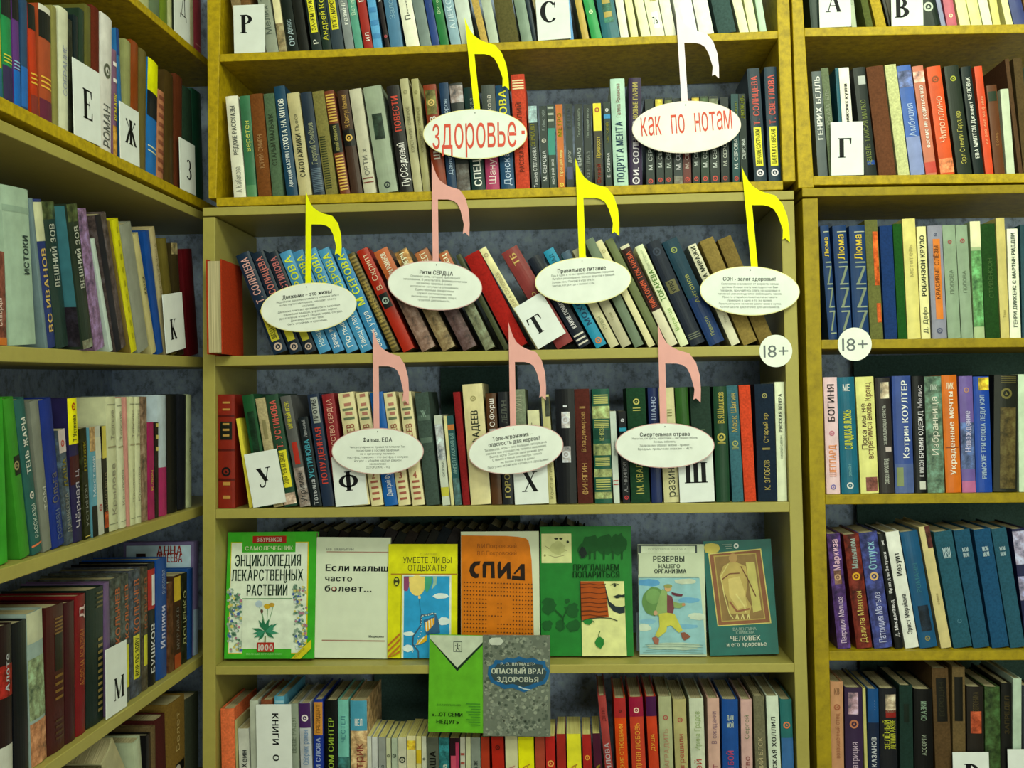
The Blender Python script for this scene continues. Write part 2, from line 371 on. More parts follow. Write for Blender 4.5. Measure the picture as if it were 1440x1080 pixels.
# room
def room():
    def plane(name, v, m):
        o = mesh_obj(name, v, [(0, 1, 2, 3)], m); o['kind'] = 'structure'; o['label'] = name.replace('_', ' ')
        return o
    xl, xr, yb, yf, zc = XL-0.275, 2.6, 0.28, -4.2, 2.85
    wall = mat('#a8b09a', 'paper'); ceil = mat('#c8ccb4', 'paper')
    flo = wood('brown_linoleum', '#94804c', 12, 0.2)
    plane('wall_back', [(xl, yb, 0), (xr, yb, 0), (xr, yb, zc), (xl, yb, zc)], M_WALL)
    plane('wall_left', [(xl, yf, 0), (xl, yb, 0), (xl, yb, zc), (xl, yf, zc)], M_WALL)
    plane('wall_right', [(xr, yb, 0), (xr, yf, 0), (xr, yf, zc), (xr, yb, zc)], wall)
    plane('wall_front', [(xr, yf, 0), (xl, yf, 0), (xl, yf, zc), (xr, yf, zc)], wall)
    plane('floor', [(xl, yf, 0), (xr, yf, 0), (xr, yb, 0), (xl, yb, 0)], flo)
    plane('ceiling', [(xl, yb, zc), (xr, yb, zc), (xr, yf, zc), (xl, yf, zc)], ceil)
room()
# ------------------------------------------------------------------ books
def spine_y(x, t, bul):       # outward bulge of the spine at x
    u = x/t*2-1
    return -bul*(1-u*u)
def book_mesh(t, h, d, bul, wall, over, z0=0.0, z1=None):
    n = 6; z1 = h if z1 is None else z1
    out = [(0.0, d)]+[(t*i/n, spine_y(t*i/n, t, bul)) for i in range(n+1)]+[(t, d)]
    wl = min(wall, t*0.2)
    inn = [(wl, d)]+[(wl+(t-2*wl)*i/n, wl+spine_y(t*i/n, t, bul)) for i in range(n+1)]+[(t-wl, d)]
    k = len(out); V = [(x, y, z0) for x, y in out]+[(x, y, z0) for x, y in inn]+[(x, y, z1) for x, y in out]+[(x, y, z1) for x, y in inn]
    Fc = []
    for i in range(k-1):
        Fc += [(i, i+1, 2*k+i+1, 2*k+i), (k+i+1, k+i, 3*k+i, 3*k+i+1), (2*k+i, 2*k+i+1, 3*k+i+1, 3*k+i), (i+1, i, k+i, k+i+1)]
    Fc += [(0, 2*k, 3*k, k), (k-1, 2*k-1, 4*k-1, 3*k-1)]
    return V, Fc
def spine_patch(t, h, bul, u0, u1, v0, v1, lift):
    n = 5; V = []; Fc = []
    for j, z in enumerate((v0*h, v1*h)):
        for i in range(n+1):
            x = t*(u0+(u1-u0)*i/n); V.append((x, spine_y(x, t, bul)-lift, z))
    for i in range(n): Fc.append((i, i+1, n+2+i, n+1+i))
    return V, Fc
def text_pts(s, L, Hc, bold):
    V, Fc, wd = layout(s, bold)
    sy = Hc/0.73; sx = min(L/wd, 1.15*sy)
    if sx < 0.42*sy: sy = sx/0.42
    return V*[sx, sy], Fc, wd*sx, sy*0.73
USED = []
def words(s): return len(s.split())
def make_book(bay, mw, t, h, d, col, finish, deco, label, group, bul, soft, pages=None, join=False):
    global SINK
    if join: SINK = mw; root = None
    else: SINK = None; root = empty('book', mw, label, 'book', group)
    wall = 0.0008 if soft else 0.0024; ov = 0.0004 if soft else 0.003
    V, Fc = book_mesh(t, h, d, bul, wall, ov)
    cov = mesh_obj('cover', V, Fc, mat(col, finish), root)
    wl = min(wall, t*0.2)
    V, Fc = box(wl, t-wl, wl, d-ov-0.0005, ov, h-ov)
    mesh_obj('page_block', V, Fc, pages or M_PAGES, root)
    inks = {}; lift = 0.00045
    for q in deco:
        a = q.split()
        if a[0] in 'blopk':
            if a[0] == 'b': V, Fc = spine_patch(t, h, bul, 0.0, 1.0, float(a[1]), float(a[2]), 0.0004); c = a[3]; nm = 'spine_band'
            elif a[0] == 'k':   # slanting stroke from the lower left to the upper right of the spine
                v0, v1 = float(a[1])*h, float(a[2])*h; c = a[3]; nm = 'gilt_stroke'
                pts = [(.3*t, v0), (.48*t, v0), (.95*t, v1), (.77*t, v1)]; V = [(x, spine_y(x, t, bul)-.0009, z) for x, z in pts]; Fc = [(0, 1, 2, 3)]
            elif a[0] == 'l': V, Fc = spine_patch(t, h, bul, float(a[1]), float(a[2]), float(a[3]), float(a[4]), 0.0006); c = a[5]; nm = 'spine_label'
            elif a[0] == 'o':   # ring emblem at v
                v = float(a[1])*h; R = t*float(a[3]) if len(a) > 3 else t*0.3; V = []; Fc = []; c = a[2]; nm = 'emblem'
                for i in range(14):
                    for rr in (R, R*0.6):
                        x = t/2+rr*math.cos(i*math.tau/14); V.append((x, spine_y(x, t, bul)-0.0009, v+rr*math.sin(i*math.tau/14)))
                for i in range(14): j = (i+1) % 14; Fc.append((2*i, 2*i+1, 2*j+1, 2*j))
                Fc = [f[::-1] for f in Fc]
                k = len(V); V += [(t/2, spine_y(t/2, t, bul)-0.0009, v+R*0.35), (t/2-R*.3, spine_y(t/2, t, bul)-0.0009, v-R*0.25), (t/2+R*.3, spine_y(t/2, t, bul)-0.0009, v-R*0.25)]
                Fc.append((k, k+1, k+2))
            else:               # p n v0 v1 col [u0 u1]: n thin rules
                nn = int(a[1]); va, vb = float(a[2]), float(a[3]); V = []; Fc = []; c = a[4]; nm = 'gilt_rules'
                u0, u1 = (float(a[5]), float(a[6])) if len(a) > 5 else (0.08, 0.92)
                for i in range(nn):
                    vv = va+(vb-va)*(i/(nn-1) if nn > 1 else 0); W, G = spine_patch(t, h, bul, u0, u1, vv, vv+(vb-va)/nn*0.45+0.003, 0.0008)
                    Fc += [tuple(x+len(V) for x in g) for g in G]; V += W
            kd = 'gloss'
            if c.endswith('m'): c = c[:-1]; kd = 'mottle'
            mesh_obj(nm, V, Fc, mat(c, kd), cov)
        else:                   # t/T v0 v1 col size text   (d = read downwards)
            s = ' '.join(a[5:]); v0, v1 = float(a[1]), float(a[2]); sz = float(a[4]); bold = 1 if a[0] in 'TD' else 0
            uc = 0.5
            if '@' in s: s, u_ = s.rsplit('@', 1); uc = float(u_); s = s.strip()
            P, Fc, wd, hc = text_pts(s, (v1-v0)*h, sz*t, bold)
            zc = (v0+v1)/2*h
            if a[0] in 'dD': X = uc*t-hc/2+P[:, 1]; Z = zc+wd/2-P[:, 0]
            elif a[0] == 'h': X = uc*t-wd/2+P[:, 0]; Z = zc-hc/2+P[:, 1]
            else: X = uc*t+hc/2-P[:, 1]; Z = zc-wd/2+P[:, 0]
            if a[0] == 'h':   # upright text across the spine, sized by width
                V0, Fc, w0 = layout(s, 1); sc = sz*t/w0; X = uc*t-sz*t/2+V0[:, 0]*sc; Z = v0*h+V0[:, 1]*min(sc*2.6, (v1-v0)*h/0.73)
            Y = [spine_y(min(max(x, 0), t), t, bul)-0.0011 for x in X]
            A = inks.setdefault(a[3], ([], [])); n = len(A[0])
            A[0].extend(zip(X, Y, Z)); A[1].extend(tuple(i+n for i in f) for f in Fc)
    for c, (V, Fc) in inks.items(): mesh_obj('title_lettering', V, Fc, mat(c, 'ink'), cov)
    if 'landscape cover' in label or 'portrait cover' in label:      # picture printed on the near board
        def side(name, y0, y1, za, zb_, c, kd='ink', l=.0005): return mesh_obj(name, [(-l, y1*d, za*h), (-l, y0*d, za*h), (-l, y0*d, zb_*h), (-l, y1*d, zb_*h)], [(0, 1, 2, 3)], mat(c, kd), cov)
        if 'landscape' in label: side('cover_picture', .02, .98, .3, .99, '#3c7478'); side('cover_picture', .02, .98, .02, .3, '#2c2c34', 'mottle')
        else:
            side('cover_picture', .04, .96, .3, .97, '#a8c4c4')
            for tx, za in (('АННА', .885), ('ИЩЕЕВА', .82)):
                V, Fc, wd = layout(tx, 1); sc = .36*d/wd
                mesh_obj('title_lettering', [(-.001, .52*d-p[0]*sc, za*h+p[1]*.018/.73) for p in V], Fc, mat('#b03828', 'ink'), cov)
            side('portrait_hair', .68, .82, .84, .9, '#3c2820', l=.0008); side('portrait_face', .7, .8, .8, .87, '#b08868', l=.001)
    SINK = None
    return root
LAB = set(); SPECS = []
def mk_label(desc, prev, phrase, first='at the left end'):
    if prev: l = f'{desc} right of the {prev}, {phrase}'
    else: l = f'{desc} {first}, {phrase}'
    if words(l) > 16 and prev:
        l = f'{desc} beside the {prev}, {phrase}'
    if words(l) > 16: l = ' '.join((f'{desc}, {phrase}').split()[:16])
    return l
def sat(A, B):     # convex quads overlap?
    for P, Q in ((A, B), (B, A)):
        for i in range(4):
            e = P[(i+1) % 4]-P[i]; n = np.array([-e[1], e[0]])
            a = P @ n; b = Q @ n
            if a.max() <= b.min()+1e-9 or b.max() <= a.min()+1e-9: return False
    return True
def rect(a, z, ux, uz, t, h):     # up vector (ux,uz)
    p = np.array([a, z]); r = np.array([uz, -ux]); u = np.array([ux, uz])
    return np.array([p, p+r*t, p+r*t+u*h, p+u*h])
def row(key, bay, phrase, table, crop=(0, 0, 1), inset=0.012, yb=None, yref=None, soft=False, group=None, depth=None, amax=None, amin=None, zs=None):
    ox, oy, sc = crop; s = sh[key]; prev = None; prev_rect = None; group = group or 'books on the '+phrase.replace('on the ', '')
    for ln in table.strip().splitlines():
        ln = ln.strip()
        if not ln: continue
        if ln[0] == '@':
            a = ln[1:].split(); ox, oy, sc = [float(x) for x in a[:3]]; continue
        if ln[0] == '!': prev_rect = None; continue
        num, desc, *rest = ln.split('|'); desc = desc.strip()
        deco = [q.strip() for q in rest[0].split(';')] if rest and rest[0].strip() else []
        f = num.split(); ins = inset; sf = soft; fin = 'gloss'; pg = None
        for x in f[5:]:
            if x[0] == 'i': ins = float(x[1:])
            elif x == 's': sf = True
            elif x == 'c': fin = 'cloth'
            elif x == 'm': fin = 'mottle'
            elif x == 'y': pg = M_PAGES2
        xb, xb2, xt = [float(v)/sc+ox for v in f[:3]]
        if key == 'LA': xt = xb-0.4
        ybot = s.y(xb) if yb is None else yb
        B = bay.un(xb, ybot, ins); B2 = bay.un(xb2, ybot if yb is not None else s.y(xb2), ins)
        if f[3][0] == 'h': T = bay.un(xt, yref, ins)
        else: T = bay.un(xt, float(f[3])/sc+oy, ins)
        dx, dz = (T[0]-B[0]), (T[2]-B[2]); sl = dx/dz
        zs_ = s.z(B[0]); a0 = B[0]+(zs_-B[2])*sl
        ux, uz = sl/math.hypot(1, sl), 1/math.hypot(1, sl)
        h = float(f[3][1:])/1000 if f[3][0] == 'h' else (T[2]-zs_)/uz
        t = (B2[0]-B[0])*uz-0.0006
        t = max(t, 0.004)
        z0 = max(s.z(a0), s.z(a0+t))+0.0004
        if ux > 0: z0 += t*ux
        R = rect(a0, z0, ux, uz, t, h)
        if amin is not None and R[:, 0].min() < amin: a0 += amin-R[:, 0].min()+0.0003; R = rect(a0, z0, ux, uz, t, h)
        if prev_rect is not None:
            g = 0
            while g < 60 and sat(R, prev_rect):
                if t > 0.0055 and g < 16: t *= 0.96; a0 += 0.04*t
                else: a0 += 0.0006
                g += 1; z0 = max(s.z(a0), s.z(a0+t))+0.0004+(t*ux if ux > 0 else 0); R = rect(a0, z0, ux, uz, t, h)
        if amax is not None and R[:, 0].max() > amax:
            a0 -= R[:, 0].max()-amax+0.0003; R = rect(a0, z0, ux, uz, t, h)
            while prev_rect is not None and sat(R, prev_rect) and t > 0.003: t *= 0.93; a0 = a0+0.07*t; R = rect(a0, z0, ux, uz, t, h)
        if prev_rect is None or not sat(R, prev_rect): pass
        prev_rect = R
        d = depth or min(0.165, max(0.105, h*0.64))
        if d+ins > 0.25: d = 0.25-ins
        bul = 0.0 if sf else min(0.0022, t*0.07)
        mw = bay.M @ Matrix(((uz, 0, ux, a0), (0, 1, 0, ins+bul), (-ux, 0, uz, z0), (0, 0, 0, 1)))
        col = f[4]
        if len(col) == 8: fin = {'m': 'mottle', 'c': 'cloth'}[col[7]]; col = col[:7]
        lab = mk_label(desc, prev, phrase)
        if lab in LAB: lab = mk_label(desc, prev, phrase+' too')
        LAB.add(lab)
        pts = [(xb, ybot), (xb2, ybot), (xt+(xb2-xb), 0), (xt, 0)]; yt_ = (float(f[3])/sc+oy) if f[3][0] != 'h' else 0
        vw = max(0, min(1440, (xb2+xt+xb2-xb)/2)-max(0, (xb+xt)/2)); vh = max(0, min(1080, s.y(xb) if key not in ('F', 'RF', 'LF') else 1080)-max(0, yt_))
        SPECS.append((vw*vh, (bay, mw, t, h, d, col, fin, deco, lab, group, bul, sf, pg)))
        prev = desc
K = 3.4286
lim = lambda L, i, z: edge(BC, L, z)
row('A', BC, 'top centre shelf', '''
118 165 78 h205 #8a7a50c|grey-brown worn book
178 252 140 h205 #7a5a30c|brown cloth book
290 350 247 h205 #8f9a80|grey-green book with thin title|t .1 .75 #5c6a58 .5 Мелих Том
352 388 318 h195 #d2d09a|cream mottled book|b 0 .3 #8a8860m
395 447 358 h200 #1e2a22|black-green book, pale logo|T .06 .22 #9fb8b0 .5 ОРА;t .2 .32 #9fb8b0 .4 ЛЕНОС
449 497 412 h205 #23261f|black brown-topped book|b .7 .9 #6a4028m
510 560 475 h205 #2e3c34|black book with yellow title box|l .2 .85 .18 .78 #d8d838;T .2 .76 #2a3018 .4 ЗАЧЕМ НУЖНО МОЛЧА;T .04 .14 #c8d0b8 .5 Р
562 606 530 h205 #283c30|dark green book, yellow script|t .1 .5 #c8c838 .6 Андрей Ко;b .5 .7 #702820m
608 666 575 h205 #3c4c50|slate book with yellow box|l .2 .8 .2 .52 #d0cc30;T .22 .5 #303820 .38 ПЛЕН МОРОЗ
668 715 632 h200 #7f8a80|grey book, white capitals|T .1 .95 #d8e0c8 .5 газиНРОМАНОК
718 757 680 h200 #5aa080|teal-green slim book|t .15 .8 #b8d8b0 .5 Ветераны
762 805 725 h200 #a03428|red book, white capitals|T .3 .95 #d8d8c0 .55 ЕЛЕНА В;t .04 .2 #e0d8c0 .6 ил
808 850 775 h205 #5aa0c0|light blue book|p 5 .1 .6 #4888b0
852 887 812 h200 #302a28|black book, white author letters|T .2 .9 #d8dcc8 .6 И РЯБОВ;o .12 #c06060 .35
889 950 855 h205 #4f7f95|blue-grey book, pale title|t .25 .9 #7fa8b0 .45 Заложник ТИШ
965 1030 925 h205 #d8dcb8|cream book, black lettering|t .2 .9 #30382c .4 П-------РОМАНЫ
1032 1088 990 h195 #76897a|plain grey-green book
1090 1127 1050 h200 #2f4a80|blue speckled book|t .1 .7 #c8d0d0 .12 .  .  .  .  .
1129 1172 1090 h205 #2e8040|bright green book|t .15 .85 #b8d8a0 .35 Восточная сказка
1180 1230 1140 h205 #86a8a8|pale blue-grey book|T .1 .9 #b8d0c8 .55 АЛЕКСАНДР ОК
1232 1300 1195 h205 #b9c8b0|pale grey-white book|o .8 #98a890 .3
1310 1362 1262 h205 #b8a050c|ochre cloth book
1365 1413 1325 h200 #a8b898|pale green book|t .3 .8 #80907a .4 К. Дар
@690 0 3.2727
45 132 12 h200 #5e5c30c|olive book
137 195 100 h205 #7d9478|grey-green book with worn edge
196 214 160 h200 #2a3a40|thin navy book
216 286 170 h200 #b0a870|beige book
288 362 250 h200 #8898a0|pale blue book
365 384 345 h200 #5a98c0|thin sky blue book
386 446 350 h195 #b8a24a|ochre yellow book|p 3 .7 .8 #8a7430
455 514 415 h200 #35a050|emerald green book|t .35 .8 #c8e0a8 .4 Пушкин;o .27 #c8e0a8 .2
517 597 487 h205 #2f6f70|dark teal book with gilt flourish|l .25 .8 .15 .85 #3c7a60m;p 6 .2 .85 #a89a48 .3 .75
599 637 573 h205 #dfe6b8|white book, black capitals|T .3 .95 #50583c .5 ЗНАТЬ МЕСТИ
640 682 610 h200 #d5dc96|cream-yellow book|t .5 .8 #a0a070 .3 и сон
690 738 655 h205 #dfe8a8|pale cream book
740 803 707 h200 #e0e8b0|cream book with shelf mark|l .3 .8 .08 .24 #f0f4d8;h .12 .2 #404838 .35 76;t .3 .8 #b0b060 .5 ромашка
805 855 775 h205 #e8eeb8|ivory book
870 955 840 h205 #eef0d0|wide ivory book behind pink note|t .6 .9 #808868 .3 Аг
962 1030 930 h205 #e6eec0|broad cream book
1047 1133 1015 h205 #3f5a50c|dark slate cloth book
1147 1190 1112 h205 #dbe8a8|cream slim book
1192 1232 1165 h205 #d8e0a0|cream-green slim book
1240 1272 1217 h200 #a8c8a0|thin pale green book
''', (290, 0, K), yref=0, amin=edge(BC, UL_i, 2.31)+.001, amax=min(edge(BC, UR_i, 2.1), edge(BC, UR_i, 2.31))-.001)
row('B', BC, 'second centre shelf', '''
133 193 92 192 #cfd4b4|white book, thin grey lettering|t .05 .3 #7a8070 .5 А Кабакова;T .42 .9 #5c6458 .38 РЕДКИЕ РАССКАЗЫ
195 245 160 190 #3e7a50|mid-green book, yellow word|t .45 .75 #c8d060 .5 веретен;b 0 .12 #58905c
246 315 203 182 #7a4a1ec|warm brown book|t .28 .6 #b08c58 .35 ЮРИЙ СМИРН
320 373 275 180 #55704ec|grey-green book with dark letters|t .3 .8 #303c28 .45 СТАРЫЙ МАЛЬЧИК
382 443 318 145 #1f4a60|dark teal whaling book, white title|T .42 .88 #d8e0d0 .5 ОХОТА НА КИТОВ;T .08 .4 #c8d4c8 .36 Аркадий САХНИН
449 510 387 178 #b4b07a|cream book, dark lower title|T .18 .6 #2c3424 .42 САБОТАЖНИКИ;t .62 .8 #5c6044 .3 Пьеса
517 573 452 175 #2c3c48|night blue book|t .3 .7 #98a078 .5 Георгий Семёнов;p 14 .03 .25 #5c7078
577 635 510 170 #7f7c40c|olive book with diamond edging|p 22 .06 .55 #3a4424 .1 .6
641 695 562 168 #7a4026|brown book with gilt bands and black panel|p 12 .04 .36 #c8a84c;b .4 .68 #20281c;t .42 .66 #b0b060 .35 ЮРИЙ СМИРНОВ;p 10 .7 .95 #c8a84c
700 755 630 165 #4a3424|dark brown book, gilt author and ring emblem|b .46 .62 #1c1c18;o .54 #c8a850 .32;t .64 .95 #c0a050 .45 Н. Свистун Маккена
762 822 688 160 #b4b694|grey-cream book|t .1 .5 #6a7060 .4 ОРТИ   х ;p 2 .1 .14 #7c4838
835 925 755 150 #8fa080|wide grey-green book with dark block|l .25 .8 .5 .74 #2c4434m;o .07 #303c38 .18
937 999 868 143 #2b2a26|black book with red-outlined title|T .57 .9 #c8503c .52 ПОВЕСТИ;t .06 .46 #d8d8c8 .6 ПуССадовый
1003 1045 932 108 #a8a878|tall cream-green book|t .35 .75 #7c7c54 .4 КОНСТАНТИН СИМОНОВ;o .88 #8c8c60 .25
1047 1082 988 108 #a0a068|tall olive-cream book|t .35 .75 #7c7c44 .4 КОНСТАНТИН СИМОНОВ;o .88 #84844c .25
1100 1163 1045 138 #8a3a1c|rust book with portrait panel|l .1 .9 .72 .95 #6a7038m;o .83 #c8b060 .28;T .3 .7 #d0d0b8 .5 ШАХНАЗ
1165 1210 1122 128 #23405a|deep blue book, pale title|t .1 .9 #a0b8c0 .45 Данилов Генри Суворов
1212 1275 1172 130 #3a403a|charcoal book with photo top|b .82 .98 #8c8c84m;b 0 .25 #5c6058m;t .3 .75 #c0c0a8 .4 РИТМ ЕНИЕ
1282 1348 1240 150 #1f4038|dark green book, big white capitals|T .04 .5 #d8dcc8 .55 СПЕЦНАЗ;t .6 .95 #90a890 .35 Приказ
1350 1416 1326 138 #a84060|magenta book, grey upper spine|b .4 1 #4c564c;t .48 .9 #b8b8a0 .35 Юлия Ежова;t .06 .35 #e0c8b8 .5 Шанур
@690 80 3.2727
50 112 20 133 #24506c|blue book, yellow upper title|T .5 .95 #d8d838 .55 СЕРОВА;t .04 .4 #a8c0c8 .5 Донская
118 182 92 83 #c04a30c|tall vermilion book|p 4 .87 .94 #d8c890;T .5 .8 #7c3420 .35 ЮЛИЙ;T .15 .4 #7c3420 .35 РАССКАЗЫ
190 230 172 228 #24332c s|black-green pocket book, blue-white top|b .8 1 #8ab0b0m;t .02 .5 #c0c8b8 .45 Татьяна СТЕПАНОВА;T .52 .78 #c8cc50 .5 ЗЕРКАЛО@.4
235 270 223 228 #263830 s|black pocket book with pale swirl|t .05 .5 #c8d0c0 .5 М. СЕРОВА;o .58 #b8b8a0 .3;t .7 .95 #98a898 .4 Я убью тебя
272 306 258 222 #2c4434 s|dark pocket book, teal middle|b .4 .72 #2c8c74;t .05 .35 #c0c8b8 .4 мой рай око;p 3 .8 .95 #9ca890
312 345 298 220 #c06a20 s|orange pocket book, yellow title|T .55 .96 #d8d030 .6 МЕТРО;t .1 .5 #e0d880 .4 Прощай мир;o .04 #d8d040 .3
352 385 342 218 #2a3a34 s|dark pocket book, grey capitals|T .7 .95 #8898a0 .5 ВАЛДИНЕ;l .1 .9 .1 .25 #485070;t .3 .45 #b0b8a0 .4 ДОРОГ
393 430 385 218 #22302a s|black pocket book behind yellow note|t .1 .55 #b8c4b0 .45 СПЕЦНАЗ;t .6 .95 #98a890 .3 Голубая смерть
433 468 428 220 #22302a s|black pocket book, white capitals|T .05 .5 #b8c4b0 .45 СПЕЦНАЗ;t .6 .95 #98a890 .3 Последний ветер
482 520 470 215 #3a3420 s|pocket book with yellow top|b .67 1 #d8d030;o .92 #b03020 .3;T .02 .3 #d05038 .5 Огней;t .35 .6 #c8b840 .5 Приворот
530 562 518 207 #20382c s|dark green pocket book, blue band|b .8 .85 #2c88b0;t .03 .48 #c0c8b8 .45 Е. САВИНА;o .9 #c8d0c0 .25;T .52 .75 #c8c840 .35 СВЕТСКИЙ
568 635 550 102 #a4c8a8|tall pale mint book, dark title|T .04 .6 #28485c .5 ПОДРУГА МЕНТА;t .64 .95 #8c5c50 .3 Галина Романова
641 700 635 97 #3b2c48|tall dark purple book|T .62 .95 #b8b060 .4 НОВЫЕ ПАРНИ;T .1 .6 #c8c8c0 .45 И. СОЛНЦЕВ;o .05 #c8c8c0 .3
718 757 710 195 #24342c s|pocket book, white name and red badge|t .15 .6 #c0ccb8 .5 М. СЕРОВА;o .05 #c04838 .3
765 800 757 188 #24342c s|pocket book, red badge, yellow top corner|b .86 .98 #b8b840m;t .15 .6 #c0ccb8 .5 М. СЕРОВА;o .06 #c04838 .3
802 838 800 190 #28382c s|slim pocket book with olive top|b .85 .97 #607040m;t .15 .6 #c0ccb8 .5 М. СЕРОВА;o .06 #c04838 .3
845 885 838 192 #303c38 s|grey-black pocket book, white letters|t .15 .6 #c8ccc0 .5 М. СЕРОВА;b 0 .1 #707868m
888 925 880 194 #6a3028 s|red-brown pocket book|t .15 .6 #c0b8a0 .5 М. СЕРОВА;o .06 #c04838 .3
930 965 925 182 #24342c s|pocket book with yellow top|b .88 .98 #b8b040m;t .15 .6 #c0ccb8 .5 М. СЕРОВА;o .06 #c04838 .3
970 1008 963 182 #28402c s|pocket book, green-edged|b .88 .98 #4c6a40m;t .15 .6 #c0ccb8 .5 М. СЕРОВА;o .06 #c04838 .3
1013 1056 1003 182 #2c3830 s|thick pocket book, pale name|t .15 .6 #c0ccb8 .45 М. СЕРОВА;o .06 #c04838 .3;b .86 .97 #687858m
1062 1100 1056 186 #24302c s|black pocket book under oval end|t .15 .6 #b0b8a0 .45 М. СЕРОВА;o .06 #a04838 .3
1115 1150 1105 172 #24504c s|teal-edged pocket book, yellow script|t .1 .56 #c0ccb8 .5 М. СЕРОВА;T .68 .95 #b8c840 .4 Золото@.6;o .05 #c04838 .3
1153 1186 1140 172 #22342c s|pocket book, yellow vertical title|t .2 .56 #c0ccb8 .5 СЕРОВА;T .72 .98 #c0d040 .5 ДОЖДЬ
1215 1273 1180 55 #2c4048|tall slate book, coral letters|T .5 .93 #c86050 .5 Т. СОЛНЦЕВА;l .2 .8 .14 .48 #d8d838;T .16 .46 #303820 .36 ВЕНЧАНИЕ СО СТРАХОМ;o .08 #c8c8c0 .3
1283 1341 1260 48 #27404c|tall slate book, coral letters at end|T .5 .93 #c86050 .5 Т. СВЕТЛОВА;l .2 .8 .14 .48 #d8d838;T .16 .46 #303820 .36 ШАНТАЖ ОТ ВЕРСАЧЕ;o .08 #c8c8c0 .3
''', (290, 80, K), amin=edge(BC, UL_i, 1.9)+.001, amax=edge(BC, UR_i, 1.83)-.001)
row('C', BC, 'leaning row of third shelf', '''
360 434 175 275 #1c3448|navy thriller, coral title|T .5 .95 #c8a090 .55 Т. СОЛНЦЕВА;l .2 .8 .12 .44 #c8c838;T .14 .42 #303820 .36 ЗВЕЗДА НА ДОРОГЕ;o .06 #b8a890 .3
440 507 250 268 #1c3040|navy thriller, red-coral title|T .5 .95 #c07868 .55 Т. СОЛНЦЕВА;l .2 .8 .12 .44 #c8c838;o .06 #b8a890 .3
511 575 320 268 #1e2e3a|near-black thriller, coral title|T .5 .95 #b87068 .55 Т. УСТИНОВА;l .2 .8 .12 .44 #b8b838;o .06 #b8a890 .3
581 644 387 265 #4a90b0|light blue book, yellow title|T .5 .95 #c8d838 .62 СЕРОВА;t .06 .4 #c0d8d8 .5 Начало лета
650 709 448 262 #4488ac|sky blue book, yellow title|T .5 .95 #c8d838 .62 М СЕРОВА;t .04 .4 #d8e0d8 .5 Запад и восток
714 777 508 255 #4a90b0|sky blue book behind yellow note|T .5 .95 #c8d838 .62 М СЕРОВА;t .04 .4 #d8e0d8 .5 Полынья
783 845 572 252 #4a94b4|pale blue book, yellow title|T .5 .95 #c8d838 .62 М СЕРОВА;t .04 .4 #d8e0d8 .5 Танец и пауза
852 915 645 256 #3c84a8|blue book, yellow title, end of set|T .45 .95 #c8d838 .62 М СЕРОВА;t .04 .38 #d8e0d8 .5 Запах утра
925 975 706 270 #5e5428|dark olive gilt-lined book|p 26 .04 .95 #8c7c3c;t .3 .7 #b8a858 .4 Валентин Семьянов
985 1048 758 255 #a82c18|red book with black emblem panel|t .6 .95 #c8b890 .5 В. Скрипт;l .12 .88 .42 .56 #1c2420;o .49 #a8c0a8 .3
1075 1153 842 260 #7a6a5am|illustrated book, orange top|b .55 1 #b86434;T .6 .96 #e0dcb8 .42 ВЛАДИМИРА РОМАНОВ
1175 1248 940 262 #7c7450m|illustrated book, stone and moss picture|b .62 .99 #a8884cm;T .75 .97 #e0dcb0 .4 Я СМЕРЧ
1275 1353 1036 262 #5a4c48m|illustrated book, brown picture|b .6 .99 #b07040;T .65 .97 #e0dcb0 .42 ПЕРЕВАЛ МЕСТ
1380 1437 1150 265 #6c7a5cm|illustrated book, leafy picture|b .6 .99 #b0683c;T .65 .97 #e0dcb0 .42 СОЛОВЕЦ
@0 0 1
709.5 718 641 360 #47502c|thin dark olive book
721 747 653 362 #a02018c|plain red book
751 768 670 352 #cfcf90|cream book, thin title|t .35 .75 #a8a070 .5 Б. ТАЙГА СОЛОВЬЁВ;o .93 #a8a070 .3
784 813 705 357 #8a3a34|dark red book with gilt monogram|T .84 .95 #c8b060 .35 ТБ;t .35 .6 #c0a858 .35 БОР
815 836 742 366 #1c2430|black book, white lower title|T .2 .6 #c8ccc0 .35 КАКИЕ ПОМИДОРЫ;p 3 .03 .12 #c0c0a8
839 857 764 355 #2a8ba0|turquoise book|T .75 .95 #28606c .35 РАСПАД;T .15 .6 #1c4c64 .5 МОХОВ;o .06 #c87838 .3
859 873.5 789 357 #b8b888|cream book, blue head|b .86 1 #48606c;t .1 .4 #808860 .4 ПЛЕН
875 891 805 353 #a8a880|greyish cream book|t .1 .5 #8c8c60 .3 Том
893 908 822 339 #6c7f60|grey-green book
910 924 835 341 #c8c890|cream book, small gilt stamp|o .9 #a8a468 .28;t .4 .7 #98986c .3 Лев
926 939 851 339 #6b7848|olive green book
941 956 872 348 #c4c49c|white-and-black book, orange title|b .35 .97 #3b1f1a;T .38 .93 #c85c38 .55 ВИКТОРИЯ ТОКАРЕВА
957.5 971 893 348 #c8d4a0|white book, green title|T .45 .75 #5c8c34 .6 ТОКАРЕВА;t .1 .42 #88b050 .45 Вкратце;t .76 .95 #a8b888 .4 Виктория
972.5 995 908 344 #222c38|wide navy book with gilt band|l .15 .85 .5 .62 #6a6a40;T .51 .61 #1c2420 .3 УТРО;p 3 .06 .1 #687058;o .9 #384450 .3
998 1023 931 342 #1f4450|bottle-green to blue book|b 0 .45 #1f3c68;o .9 #8c9c50 .2;t .35 .7 #98a050 .3 Антонов;t .08 .25 #8c9850 .25 Повести
1029 1043 967 347 #c6c8a0|cream book, black capitals|T .55 .98 #3a4430 .5 НЕ НА МИРАЖИ;t .1 .4 #90906c .3 Том
1046 1068 984 340 #8a7a3cc|plain ochre book
1070 1092 1009 338 #7c6c34c|plain brown-ochre book
''', (280, 280, K), amax=edge(BC, CR_i, 1.55)-.001)
